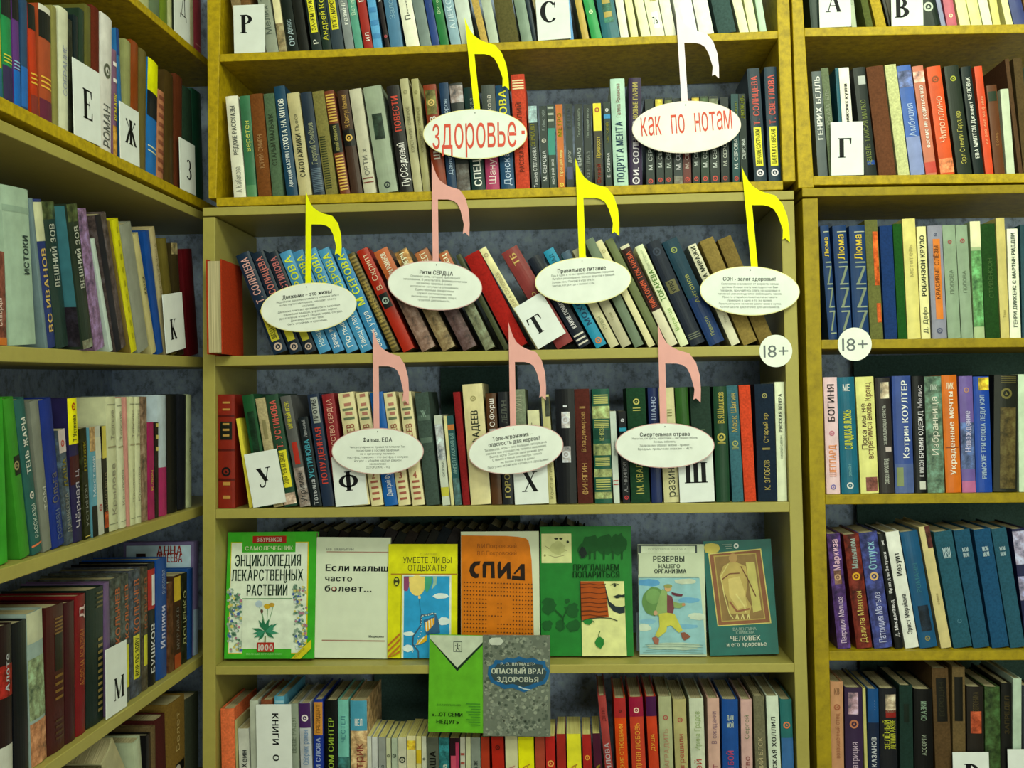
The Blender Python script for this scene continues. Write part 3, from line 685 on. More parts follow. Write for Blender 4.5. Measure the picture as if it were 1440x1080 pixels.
row('D', BC, 'fourth centre shelf', '''
82 163 80 190 #8a2a1a|red leather-look book with black labels|l .14 .86 .6 .76 #1c2418;p 3 .63 .73 #b09048 .3 .7;b .5 .52 #5c1810;b .8 .82 #5c1810;b .24 .26 #5c1810;o .32 #1c1c18 .28;p 2 .86 .92 #b08840 .3 .75;p 2 .08 .2 #b08840 .3 .75
243 262 178 305 #d0c840 s|thin yellow book
292 350 205 195 #1f5a2e|green book behind letter card|l .25 .8 .3 .85 #183c24m
360 408 270 210 #a8a070c|cream-olive cloth book|l .3 .7 .62 .8 #8c8858
412 475 318 195 #2c5238|dark green book, coral title|T .52 .95 #c86050 .5 Т. УСТИНОВА;l .3 .9 .17 .5 #d0cc30;T .2 .48 #303820 .36 ОДНА ТЕНЬ НА ДВОИХ;b .02 .12 #b0a890m
488 540 390 200 #5c6058|grey spy book, yellow title|T .7 .95 #c8c838 .4 ТАЁЖНЫЙ АГЕНТ;l .3 .8 .38 .58 #b03424;b 0 .35 #848478m;t .04 .3 #2c302c .6 Угримач
546 595 476 302 #202a2c|black book, teal capitals|T .32 .75 #4898a0 .55 УСТИНОВА;T .02 .3 #a8b0a8 .45 Татьяна;t .78 .97 #a8b0a8 .35 Персонный
598 655 520 190 #28384c|dark blue book, red title|l .25 .85 .74 .97 #98a090;T .76 .95 #28302c .4 ПРОТИВ;T .2 .7 #c04838 .5 ПОЛУДЕННАЯ
662 722 590 190 #8c2a2c|crimson book, pale title|t .4 .95 #d0a888 .4 ИСКУССТВО СЕРДЦА;p 3 .1 .3 #a88850
748 826 668 185 #ccc890|cream set volume, red spine pattern|p 3 .8 .96 #a8745c .3 .75;p 2 .76 .84 #6c7c58 .15 .85;T .45 .72 #a06048 .5 ФАДЕЕВ;p 4 .05 .25 #a06048 .2 .8
832 892 755 183 #ccc890|cream set volume numbered 2|p 3 .8 .96 #a8745c .3 .75;p 2 .76 .84 #6c7c58 .15 .85;T .45 .72 #a06048 .5 ФАДЕЕВ;h .24 .3 #a06048 .32 2;p 4 .05 .2 #a06048 .2 .8
896 960 822 182 #2060a0|royal blue book behind pink stem|t .08 .4 #d0d8d0 .4 Дмитрий Фурманов
963 1022 888 182 #ccc890|cream set volume numbered 3|p 3 .8 .96 #a8745c .3 .75;p 2 .76 .84 #6c7c58 .15 .85;T .45 .72 #a06048 .5 ФАДЕЕВ;h .24 .3 #a06048 .32 3;p 4 .05 .2 #a06048 .2 .8
1030 1090 962 180 #ccc890|cream set volume numbered 4|p 3 .8 .96 #a8745c .3 .75;p 2 .76 .84 #6c7c58 .15 .85;T .45 .72 #a06048 .5 ФАДЕЕВ;h .24 .3 #a06048 .32 4;p 4 .05 .2 #a06048 .2 .8
1096 1163 1038 182 #44584ac|grey-green cloth book|h .78 .84 #7c9880 .4 Ж;p 2 .55 .75 #58705c
1175 1213 1132 290 #b8c4a8 s|small white-blue book|b .5 .9 #9cb0b0m;b .1 .2 #b8b840;t .3 .5 #607060 .4 сказки
1216 1232 1178 292 #c8c888 s|very thin cream book
1234 1268 1192 292 #2c5c58 s|small teal book, patterned|b .84 .9 #c07838;t .35 .8 #88b0a0 .55 АНГЕЛ РАСКАЯНЬЯ;b 0 .3 #4a706cm
1274 1308 1224 178 #8c2020c|crimson slim book
1312 1410 1268 142 #c8c48a|tall broad cream book, dark capitals|T .5 .78 #3c4430 .35 ФАДЕЕВ;o .88 #9c9860 .14
@690 500 3.2
6 53 -24 172 #5a3a1c|brown book, white script|t .7 .95 #d8d4c0 .5 О.Форш;l .2 .8 .6 .68 #b0b0a0
56 106 32 165 #262a2c|charcoal book, ochre title|T .05 .35 #a8a058 .5 ГОРОД;t .72 .92 #606858 .5 ЛЕЛИН
112 180 86 155 #7a8868c|grey-green book behind pink stem|t .8 .95 #98a080 .5 МИД
186 240 165 248 #c8cc98 s|short cream book above letter card|t .8 .9 #40483c .4 Г
262 297 227 178 #b8b878|cream book with patterned head|l .4 1 .8 .98 #404c3cm;t .05 .4 #808050 .5 Константинов
302 389 290 152 #16181c|black book with white filigree|l .3 .75 .66 .8 #a8b4b0m;l .3 .75 .36 .5 #98a4a0m;o .73 #c0c8c0 .2;o .43 #c0c8c0 .2;p 2 .78 .84 #c0c8c0 .4 .6
395 463 376 152 #5c2a20c|maroon-brown book, gilt title|t .45 .8 #a8884c .3 Владимиров;t .08 .35 #b09050 .35 СИНЯГИН;p 2 .83 .84 #a8884c .3 .7;p 2 .09 .1 #a8884c .3 .7
471 550 455 152 #1f5c44|green book with gilt lattice bands|p 5 .87 .94 #a8b060;b .74 .85 #8ca468m;p 5 .66 .72 #a8b060;b .56 .64 #1c4c38;t .55 .68 #a8b060 .25 КНЯЗЬ;b .42 .52 #8ca468m;p 5 .33 .39 #a8b060;b .23 .3 #8ca468m;p 5 .12 .2 #a8b060;b .04 .1 #8ca468m
554 583 535 252 #b8c8b0 s|thin white short book|p 2 .2 .24 #b05048;t .3 .9 #808c80 .35 рассказы
597 630 575 252 #181c20 s|black pocket book, blue bar|b .78 .82 #2c98a8;o .9 #c8d0c8 .25;T .12 .45 #c8ccc0 .5 А. ЧЕРНОВ;o .06 #c04040 .3
634 720 610 148 #1f4a2cc|green book with gilt emblem|o .88 #b0b058 .17;p 2 .8 .82 #b0b058 .3 .7;t .1 .42 #a8a850 .35 М. КВАЛИН;p 2 .08 .1 #b0b058 .3 .7
726 774 706 145 #20305c|navy book, silver capitals|T .72 .92 #90a0b0 .45 ШАНС
779 852 752 147 #c0c088|pale yellow book with black script|t .05 .3 #404838 .55 разин;p 3 .75 .8 #888850 .5 .8
857 915 829 145 #2c6018|grass green book
921 1012 896 142 #2c4434c|wide dark grey-green book|t .5 .7 #607858 .3 М
1017 1079 1001 140 #1c4a2a|deep green book, gilt title|t .68 .95 #b0a848 .5 В.Я.Шишков;o .56 #b0a848 .32;p 2 .5 .51 #b0a848 .2 .8
1081 1141 1053 137 #3c6c70c|teal-grey book, gilt title|t .6 .93 #b0a050 .5 Марк Шагин;o .5 #98a058 .28;p 2 .45 .46 #98a058 .2 .8
1144 1197 1116 135 #c84828c|orange-red book
1206 1292 1188 130 #1a2c3cc|midnight blue book, gilt title|o .9 #8c8c50 .14;t .5 .75 #a89c50 .25 Старый яр;t .1 .35 #a89c50 .3 К. ЗЛОБОВ;p 2 .44 .45 #a89c50 .3 .7
1294 1342 1280 120 #c8d4a8|white book, black capitals|T .58 .9 #343c30 .35 РУССКАЯ ВЕНЕРА;t .36 .55 #708060 .3 николай савелич;b .82 .99 #d0dcb0
''', (280, 500, K), amin=edge(BC, CL_i, 1.3)+.001, amax=edge(BC, CR_i, 1.3)-.001)
row('F', BC, 'bottom centre shelf', '''
108 175 102 265 #d87040 c|orange book at left end
178 190 172 320 #a8a468 s|very thin cream-olive booklet
194 246 188 360 #b8c0a8 s|short white book|T .6 .78 #505a54 .5 Хеин
250 292 243 225 #b0bca0|white-grey book
302 358 297 222 #8a5030c|brown book behind lettered card
364 414 362 205 #5aa0b0|pale blue book behind lettered card|p 3 .85 .95 #90b8b8
436 484 430 240 #8c9a80|grey-green book, vertical title|t .6 .9 #6c7c60 .5 ВЫШЕ РАДУГ
490 546 480 238 #b0b8b0|white book with purple head|b .8 1 #4c2c60;o .88 #d0d0c0 .3;t .5 .78 #5c88a8 .5 Сборник роман
549 600 547 220 #203a90|blue book with orange label|l .05 .95 .72 .98 #c08838;t .74 .96 #6c4c20 .4 ПРЕЗИДЕНТ;T .2 .7 #98a8c0 .45 МУЗЫКА И СЛОВА
608 668 606 225 #141a18|black book, yellow-green capitals|T .2 .9 #90b038 .42 НА ФЛОМ СИНТЕР
671 724 668 222 #70b8a0|turquoise pale book|t .62 .92 #3c7c80 .4 ЧЕСТЕЛ;b .42 .55 #387068m
731 812 728 225 #b0a070m|sea-blue headed book|b .76 1 #4a98a8;h .8 .92 #d8d8c0 .45 НЕЛ;t .35 .66 #8c3c30 .5 Патрик
787 827 785 397 #c0c8b0 s y|first short pale book|t .4 .8 #606c60 .4 Детям
829 862 828 400 #b8c0b0 s y|short grey-white book|t .4 .8 #606c60 .4 Школа
866 902 865 400 #8c9484 s y|short grey book|t .4 .8 #404c40 .5 Раиса
904 926 902 405 #b4bc90 s y|slim pale green booklet|o .8 #404c38 .35
929 957 928 405 #a0b090 s y|slim sage booklet|o .8 #404c38 .35
961 1001 960 402 #b8bc98 s y|short cream book with dark mark|o .75 #303c34 .4
1004 1046 1003 395 #c8c890 s y|short cream book, black word|b .85 .95 #c8b838m;T .3 .55 #303830 .5 ГЕРОИ
1048 1073 1047 397 #c8c880 s y|slim yellow-patched booklet|b .7 .85 #c8b028
1075 1098 1073 397 #b8c0a0 s y|slim pale booklet|o .75 #405040 .3
1100 1157 1098 403 #5c6450 s y|short dark olive book|T .4 .85 #303428 .5 НАТАША
1159 1208 1157 403 #2c7878m s y|short teal patterned book|t .3 .8 #b8c8a8 .5 Сказка
1210 1258 1208 405 #301820 s y|short black-pink book|l .1 .6 .3 .8 #c05060;l .6 .95 .4 .95 #b03c58
1260 1284 1259 402 #b0b498 s y|slim ivory book with red line|p 2 .7 .8 #a05040
1286 1311 1285 402 #b8c090 s y|slim ivory book, small ring|o .6 #506048 .3
1314 1358 1312 403 #808c78 s y|short grey-green title book|T .4 .85 #505c50 .4 ГАРАЖ
1362 1402 1360 400 #a83a20 s y|short rust book, yellow label|l .2 .8 .35 .65 #d0b030
@690 920 3.2
8 63 3 372 #b02818 s y|short red romance, yellow title|t .2 .75 #d89038 .4 ДЕЛО;o .88 #601810 .2
68 124 65 370 #c0c490 s y|short cream romance, pink title|t .2 .7 #b87068 .5 ШИЛОВА
127 197 124 373 #dcdc20 s y|short bright yellow romance|t .2 .7 #b07830 .45 ШИЛОВА
203 246 200 373 #a84830 s y|short brick-red romance|t .2 .75 #d89050 .4 ДЕЛО
250 293 247 370 #b82820 s y|short scarlet romance|o .7 #d8a050 .35;T .1 .35 #d8c8a0 .5 МОЙ
299 341 296 360 #a02c20 s y|short deep red romance|t .2 .7 #d89038 .4 ЛЮБОВЬ
346 410 342 360 #d0d030 s y|short yellow romance, rust title|t .2 .7 #b07830 .45 ШИЛОВА
417 457 412 362 #a82820 s y|short red romance beside purple|o .75 #d89838 .3;T .1 .4 #d88838 .5 БАЛ
467 503 458 358 #501830 s y|short plum book, yellow title|T .2 .8 #d8c830 .55 ШИЛОВА
515 552 482 190 #a04038|tall red book, grey capitals|T .3 .72 #b0a8a0 .6 ШИЛОВА;b 0 .25 #a88878;t .8 .92 #601818 .4 ДЕЛО
558 621 545 200 #c84818|tall orange-red book, yellow title|b .85 1 #a82c28;o .9 #501818 .12;t .35 .8 #d8a838 .35 МУЖСКИЕ ОТНОШЕНИЯ;t .05 .25 #d8a080 .35 ЛОВЕ
637 700 622 195 #b84028|tall brick book, crescent emblem|b .85 1 #981c38;o .9 #d8c0a0 .2;t .35 .8 #d8a038 .35 ПОЗДНЯЯ ЛЮБОВЬ
713 760 697 192 #c04020|tall orange book with purple head|b .85 1 #4c1848;t .5 .8 #d8a838 .35 ДУША;T .1 .42 #5c2c50 .6 ШИЛОВА
765 824 755 192 #a0a878|pale olive book, small rose|o .84 #a85848 .2;t .4 .78 #b08060 .35 НАГРАДИТЬ;b .2 .3 #788c58m
832 891 820 205 #a8a468|beige-olive book, red title|o .84 #a85848 .2;t .35 .78 #a84838 .4 Нагрешили;b .2 .28 #587048m
903 968 893 200 #b8c4a0|white-green book, red script|t .2 .55 #b04838 .5 лучшей;t .6 .9 #90a868 .4 Ирина Градов
982 1036 975 200 #c0a088|pale pink book, dark red script|t .1 .6 #8c3c48 .5 рассвет;t .65 .9 #806870 .45 В ожидании
1045 1119 1040 205 #205090|strong blue book, red title|h .84 .9 #b8c8a8 .4 ДАМ;h .78 .83 #b8c8a8 .4 МОЙ;T .2 .6 #b04860 .35 РОКОВОЙ БОЙ
1130 1181 1125 205 #c0a090|blush book, dark script|t .1 .6 #8c4840 .5 Замужество;t .65 .92 #708058 .4 Сергей
1193 1243 1182 190 #707050c|olive-grey book, pale capitals|t .1 .9 #b0a878 .4 ЕВГЕНИЙ БЛОК
1253 1308 1240 190 #c0d0b0|white book, black typewriter title|T .1 .95 #202824 .35 ТРАГИЧЕСКАЯ ХОЛЛИЛ
1322 1376 1311 205 #2c7068|dark teal book, orange emblem|o .8 #c87848 .3;b .3 .7 #3c6c98;t .1 .4 #98c0a0 .5 Золотой
''', (280, 920, K), yb=1080, inset=0.012, amin=edge(BC, CL_i, .9)+.001, amax=edge(BC, CR_i, .9)-.001)
# right bookcase
row('RA', BR, 'top right-hand shelf', '''
90 160 78 h205 #1e3a2c|dark green book
163 248 148 h205 #6a7048|olive book behind letter card
250 332 235 h205 #889080|grey book behind letter card
335 368 318 h205 #a8b890|thin sage book|t .05 .6 #7c8c78 .5 Стихи поэта
375 447 345 h205 #5c6830c|olive green book, gilt monogram|h .28 .4 #c8b030 .5 Ж
449 530 415 h205 #b09c30c|golden ochre book
532 552 495 h200 #2a2a1c|thin black book
556 636 520 h205 #403a20|dark brown book behind letter card
640 720 610 h205 #7c7848|khaki book behind letter card
730 822 700 h205 #1c3020|black-green book with white roundel|o .18 #b8c8a8 .3;t .28 .7 #a8b898 .5 выбор
824 850 795 h205 #8890a0|slim lilac-grey book
857 913 833 h205 #b86068|rose pink book|o .1 #e0d8a0 .2;T .25 .6 #e0c8a0 .3 АХ
922 984 895 h205 #d8dc90|pale yellow-green book
986 1048 958 h205 #dce488|lemon cream book
1051 1104 1022 h205 #e0e8b0|ivory book|t .3 .6 #b8b878 .3 Том
1107 1148 1085 h205 #c8c870|yellow-olive book
1151 1216 1122 h205 #d8dc90|light yellow book
1220 1290 1190 h205 #404c78|dusty blue book
1292 1350 1268 h205 #8a6c40c|tan book
''', (1110, 0, 3.857), yref=0, amin=edge(BR, RU_i, 2.1)+.001)
row('RB', BR, 'second right-hand shelf', '''
136 190 100 390 #5c6860|slate grey book, white capitals|T .35 .95 #d8dcc8 .55 ГЕНРИХ БЕЛЛЬ
192 262 145 372 #6c7c58c|moss green book|t .4 .85 #94a080 .5 ПОКАЗАТЕЛЬ
287 306 248 370 #1c6068|thin teal book
308 365 268 370 #d8d8bc|white book, black small title|T .3 .85 #3c3c30 .35 дева парижских кухни
410 478 345 370 #26302a|black book, olive title|t .1 .7 #7c8c48 .4 АВИЭЛЬ ТАИСИЯ МАЛКО;l .3 .9 .84 .92 #a8b0a0;l .3 .9 .1 .14 #284c90
487 582 418 365 #6c4428c|wide brown book
592 655 518 355 #b8c080c|pale yellow-green book
660 738 583 360 #4468a8|blue book fading to pale|b 0 .35 #8090b0;t .35 .65 #a0b8c8 .5 Амбиция;b .8 .95 #5c7098m
742 803 667 362 #c07858|peach book, white title|T .25 .82 #d8d8c0 .4 Shtемо не родиться нар;b .85 .95 #d8b098m;b .02 .12 #c05040
822 900 745 365 #d0582c|orange book, pale title|t .3 .72 #e0b890 .5 Чиполлино;o .88 #905028 .25;b .02 .15 #d08858m
915 995 840 362 #2c3828|black-green book with yellow spot|o .88 #a0a838 .2;t .1 .58 #b0b050 .35 Эрл Стенли Гарднер
1003 1060 930 365 #1c2c28|dark green-black book, white title|T .15 .9 #c8d0b8 .4 ЕВА МИЛТОН Джаннет ЧЕЛОВЕК
1066 1110 1003 362 #d0502c|bright orange slim book|t .2 .8 #d8a070 .4 их все имя   ма ф имя
1116 1172 1070 465 #6a4020|shorter brown book with green label|l .1 .9 .82 .93 #2c4028;t .2 .6 #98703c .3 Гомер
1180 1226 1145 485 #b8c8a0|short pale green book
1228 1270 1152 322 #5c4428c|tall dark brown book
1272 1320 1215 318 #5a4a28c|tall olive-brown book
1322 1370 1275 365 #88a888|pale sea-green book
''', (1110, 0, 3.857), amin=edge(BR, RU_i, 1.85)+.001)
ND = 'p 1 .94 .95 #a8b090 .3 .95;T .7 .92 #c8b438 .5 Люма;p 2 .63 .67 #8c9c7c .3 .95;k .48 .63 #7c8c6c;p 2 .44 .48 #8c9c7c .3 .95;k .28 .44 #7c8c6c;p 2 .24 .28 #8c9c7c .3 .95;k .08 .24 #7c8c6c;p 1 .05 .07 #8c9c7c .3 .95'
row('RC', BR, 'third right-hand shelf', '''
232 284 180 240 #1f3f68|first blue set volume, gilt letters|%s
290 372 252 240 #1f3f68|second blue set volume, gilt letters|%s
377 470 350 240 #1f4068|third blue set volume, gilt letters|%s
476 552 440 207 #6a7038c|olive book with orange figures|l .55 .95 .45 .9 #c06028m;l .6 .95 .14 .3 #b05828m
560 635 528 240 #1c3c6cc|plain navy book
638 690 605 230 #1f5c1cc|dark grass green book
694 771 660 200 #ccc870|tall cream-yellow book|t .5 .8 #a8a460 .35 мститель
774 828 745 245 #d4d48c|cream book, black island-story title|T .38 .92 #303c28 .5 РОБИНЗОН КРУЗО;t .05 .28 #404c38 .5 Д. Дефо
839 925 808 240 #888c90|lilac-grey book with orange panel|l .3 .8 .17 .88 #d07c30;T .35 .82 #7c4824 .3 КРАСИВЫЕ СЛЁЗЫ;o .07 #50586c .2;o .92 #50586c .12
929 1005 895 237 #88a07c|grey-green volume with red flower|o .85 #a84848 .16;t .3 .7 #6c8060 .3 ПОПОВА
1009 1078 972 237 #88a07c|second grey-green volume, red flower|o .86 #a84848 .2;t .3 .7 #6c8060 .3 ПОПОВА
1083 1145 1055 215 #a0b880|pale green marbled book|b .78 1 #d0d4a0;b .1 .75 #5c9c5cm
1149 1235 1118 230 #24501cc|forest green book|t .3 .75 #486c30 .3 СТИВЕНСОН
1238 1290 1207 195 #c0b868|tall ochre-cream book|t .1 .3 #98904c .3 Том
1293 1357 1272 258 #d8e0b8|white book, long black title|T .1 .96 #50604c .35 ГЕНРИ ДИККЕНС С МАРТЫН РИДДЛИ
1363 1420 1350 235 #1c4a50|dark teal book
''' % (ND, ND, ND), (1110, 260, 4.155), amin=edge(BR, RL_i, 1.6)+.001)
row('RD', BR, 'fourth right-hand shelf', '''
220 300 200 212 #d0b8b0|pale pink book, dark capitals|T .62 .94 #3c3434 .5 БОГИНЯ;T .15 .42 #d89058 .5 ШЕППАРД;o .06 #7068a0 .2;o .52 #b86878 .2
304 410 275 212 #1c6878|teal-blue book, yellow title|T .38 .72 #c0c838 .5 СЛАДКАЯ ЛОЖЬ;h .88 .94 #c0c8b8 .4 МЕ;t .15 .25 #70a8a0 .2 роман;o .07 #c0c8b8 .2
420 527 387 210 #ccd078|pale yellow book, red-brown italic title|t .3 .95 #6c3830 .35 встретимся вновь Крэнц@.62;t .35 .8 #583830 .3 Пока мы не@.32;l .3 .95 .02 .14 #7c5448m
531 618 502 215 #38342f|charcoal book with small portrait|l .3 .9 .82 .96 #a8a888m;T .42 .76 #b8c0a8 .22 ЗАХВАТЫВАЮЩАЯ СТРАСТЬ;T .08 .3 #b8c0a8 .3 СЬЮЗЕН КРОСЛЕНД;l .5 .9 .36 .4 #b8b0a0
622 733 600 205 #38508a|blue book, large white capitals|T .3 .96 #d0d8d8 .32 Кэтрин КОУЛТЕР@.62;l .1 .45 .06 .22 #7c8c58;b 0 .25 #50648c
736 808 715 205 #141416|black book, white capitals|T .3 .7 #c8ccc0 .38 БРЕМЯ ОДЕЖД@.6;T .14 .28 #c8ccc0 .35 К. КУКСОН@.6;t .7 .95 #b0b0a8 .4 Мелис@.6;l .4 .9 .03 .1 #b8c0a8
812 912 790 207 #5c8068m|green illustrated book, pale cursive|t .3 .85 #c8ccb0 .4 Избранница;h .88 .94 #b0c0a8 .4 ЛИК
915 1010 885 200 #c86c20|orange romance book, white title|T .15 .86 #e0d0b0 .36 Украденные мечты;h .88 .95 #e0d0a8 .5 ЛИК;p 1 .38 .39 #8c4418
1013 1093 992 205 #6c5c94|violet-blue romance book|b .2 .6 #506890m;T .35 .7 #b0b0c0 .45 Наваждение;b 0 .1 #b06888;o .88 #a88068 .2
1096 1190 1075 207 #20489a|blue book with yellow patterned head|l .3 .98 .88 .99 #c8b838m;T .12 .84 #98b0b8 .3 РИМСКИЕ ТРИ СЛОВА ЛЕДИ УЭЛ
1196 1335 1200 200 #24281c|thick black book with olive gilt panel|l .25 .92 .03 .72 #58542cm;o .84 #706c34 .24;p 4 .93 .98 #605c30 .25 .92
1340 1420 1332 195 #b8d0a8|white-green book
''', (1110, 480, 4.155), amin=edge(BR, RL_i, 1.3)+.001)
row('RE', BR, 'fifth right-hand shelf', '''
300 383 230 225 #4c3870m|purple book, blackletter title and oval|T .68 .95 #c8a8b0 .5 Маркиза;l .25 .8 .56 .68 #705848m;o .62 #b89870 .25;t .05 .45 #c8b8c0 .4 Патриция Мэтьюз
417 515 332 230 #6c2c20m|red-brown book with amber oval|T .7 .96 #90a090 .4 Малышом;o .63 #d0a028 .26;t .05 .5 #c0b058 .4 Далила Мантон
526 640 428 220 #3c4880m|blue book, white title and oval|T .68 .92 #80b0b8 .45 Отпуск;o .62 #c8a868 .24;t .05 .48 #b0b8c8 .4 Патриция Мэтьюз
643 705 530 225 #181a18|black book, white lettering|T .48 .84 #c8ccc0 .4 Пуля для Золушки;T .1 .42 #c8ccc0 .45 Д. Макдональд;h .9 .95 #c8ccc0 .3 Ж
714 803 587 215 #ccd4bc|white book, black heavy title|T .62 .82 #303430 .4 Иезуит;T .12 .46 #404440 .35 Эрист Мерайона
807 917 682 215 #1f5878|ocean blue book, dark gilt block|l .25 .85 .14 .36 #20303cm;t .4 .8 #3c7c80 .25 РОМАНЫ;o .08 #8c8848 .15
936 1003 795 182 #c0b878|taller cream book with black head label|l .5 1 .82 1 #5c3830m;t .3 .5 #908450 .25 серия
1014 1130 887 215 #2a5c66c|first blue set book with white monogram|h .77 .84 #b0c8c0 .4 МОМ;h .815 .88 #b0c8c0 .4 МОМ;t .2 .25 #507c84 .3 с
1135 1236 1010 205 #24566ac|second blue set book, white monogram|h .77 .84 #b0c8c0 .36 МОМ;h .815 .88 #b0c8c0 .36 МОМ
1250 1356 1132 200 #1f5270c|third blue set book, white monogram|h .77 .84 #b0c8c0 .36 МОМ;h .815 .88 #b0c8c0 .36 МОМ
1362 1455 1242 195 #2a5a66c|fourth blue set book, white monogram|h .77 .84 #b0c8c0 .36 МОМ;h .815 .88 #b0c8c0 .36 МОМ
1460 1550 1368 195 #20244c|navy book with pale stars|b .7 .98 #9098b0m;b .4 .6 #8088a0m
''', (1110, 700, 4.364), inset=0.014, amin=edge(BR, RL_i, 1.1)+.001)
row('RF', BR, 'bottom right-hand shelf', '''
260 339 252 345 #b88c60|peach-tan book, worn title|h .9 .95 #8c6844 .4 КВ;t .4 .75 #9c6440 .35 возвышенный отец;o .8 #a06040 .25
346 457 340 382 #3c2c48|dark purple book with orange oval|l .2 .75 .78 .96 #9c8c94m;o .7 #b87850 .25;t .3 .55 #b8a8b0 .4 Патриция
461 481 447 382 #b4b468|thin yellow-cream book
488 556 481 390 #1c5080|blue book with stars|b 0 .72 #1c2c44;t .78 .95 #a8b8b8 .3 . . . .;T .35 .6 #b8c0b8 .45 КАЗАНОВ
561 668 552 387 #202428|black book, red figure, yellow title|l .35 .95 .8 .95 #a8a888m;l .35 .95 .76 .82 #902820;T .5 .74 #b0b838 .3 ЗЕЛЁНЫЙ@.4;T .5 .74 #b0b838 .3 ЛЕТНИЙ РАЗВЕ@.75
683 765 676 367 #1f3c30c|bottle green book|l .3 .7 .7 .85 #14281c
772 887 765 392 #121414|black book, pale green script|T .74 .9 #7c9878 .3 СКАЗКИ;t .45 .62 #98a888 .25 АССОРТИ
895 1001 872 262 #5c4828c|tall brown book with black label|l .2 .85 .62 .93 #1c1c14;t .66 .9 #34341c .3 БОРОДИН
1007 1086 1001 255 #6a5a34c|tall tan book with black label|l .15 .8 .62 .93 #1c1c14
1096 1200 1091 377 #2c2820|black book with red-orange figure|l .2 .85 .62 .8 #a05030m;t .8 .96 #58502c .35 ВЕРОНИКА
1206 1300 1201 377 #3c5c30m|green mottled book
1303 1370 1301 355 #1a1c18|black book, bronze letters|t .6 .9 #4c4420 .45 ЗАПРЕДЕЛ
1373 1427 1374 325 #a8c0a0|pale sage book
1432 1500 1430 370 #30383c|dark grey book
''', (1110, 880, 4.364), yb=1079, inset=0.014, amin=edge(BR, RL_i, .9)+.001)
# left bookcase
row('LA', BL, 'top left-hand shelf', '''
150 194 146 h200 #b0b478|cream-olive book
195 211 192 h200 #b0bc80|pale cream book
212 226 209 h200 #68805c|grey-green book
227 237 225 h200 #6c8828|olive-green book
238.5 243 237 h195 #b0b87c|thin cream book
244 254 243 h200 #4c5c44|thin dark grey book
255 267 254 h200 #c8ccb0|white book behind letter card
268.5 273 268 h200 #b8bc8c|cream-white slim book
274 284 273.5 h200 #a84850|dusky red book|p 1 .1 .12 #c89080
''', (0, 0, 1), yref=0, yb=30, amax=aF-0.004, amin=aN+.004)
row('LB', BL, 'second left-hand shelf', '''
-70 -22 -80 -80 #2c6c40|green and violet book off left edge|b 0 .3 #384878
-20 18 -38 -60 #c8b830|yellow-green striped book|b 0 .3 #306c84;b .8 1 #28302c
22 72 8 -40 #28904c|bright green book, blue foot|b 0 .35 #3c3458;b .8 1 #242c24;p 3 .38 .44 #c0c040
75 110 62 -20 #603878|purple book, blue foot|b 0 .35 #2068b0;b .8 1 #242420;p 3 .36 .42 #80b0c0
112 146 108 -15 #30506c|dark slate book|b .05 .4 #2c68a8
150 202 127 5 #b83c1c|orange-red book, dark head|b 0 .2 #88382c;b .78 1 #20241c;p 3 .3 .38 #d8b040
208 270 200 15 #a8502c|rust book, black and white head|b 0 .2 #6c2c40;b .72 .95 #20241c;b .95 1 #c8ccb0;p 3 .3 .38 #d8b040
273 300 262 25 #8a8a48|olive-cream book
305 353 302 30 #c0c8a0|cream book, pale letters|t .3 .7 #8c98a0 .4 СОБРАНИЕ
355 376 346 95 #303828m|thin black-green book
379 402 375 75 #1c2c2c|black-blue book
404 432 402 40 #2c4430|dark green book
434 466 432 20 #66682c|olive book above letter card
469 509 467 25 #6c2c18c|red-brown book above letter card
512 568 517 65 #c8ccb8|white book, spotted lettering|t .05 .35 #5c6458 .6 РОМАН;o .6 #606850 .3
572 598 567 245 #7c5c70|mauve book, yellow title|b 0 .3 #a88838m;T .35 .6 #c8c040 .6 РЕМАРК;p 2 .7 .85 #d0d0c0
600 630 573 130 #3070a0|blue book|b .8 1 #1c4480
632 665 634 198 #90985c|cream-green book, worn edge
667 704 668 202 #8c4418|orange-brown book
708 743 712 245 #6c6430|olive-brown book
745 796 754 297 #2070b0|book banded yellow, black and blue|b .72 1 #d8e000;b .5 .72 #20282c;p 2 .2 .24 #c0c8a0
799 831 806 457 #b07850|short peach book|p 9 .1 .9 #885038
834 884 832 350 #50401c|dark brown book
888 924 893 377 #64341c|red-brown leather book
926 988 912 420 #26422cc|dark green cloth book behind letter card
991 1036 975 447 #1c4c34|green book at corner
''', (0, 0, 3.6), amax=aF-0.004, amin=aN+.004)
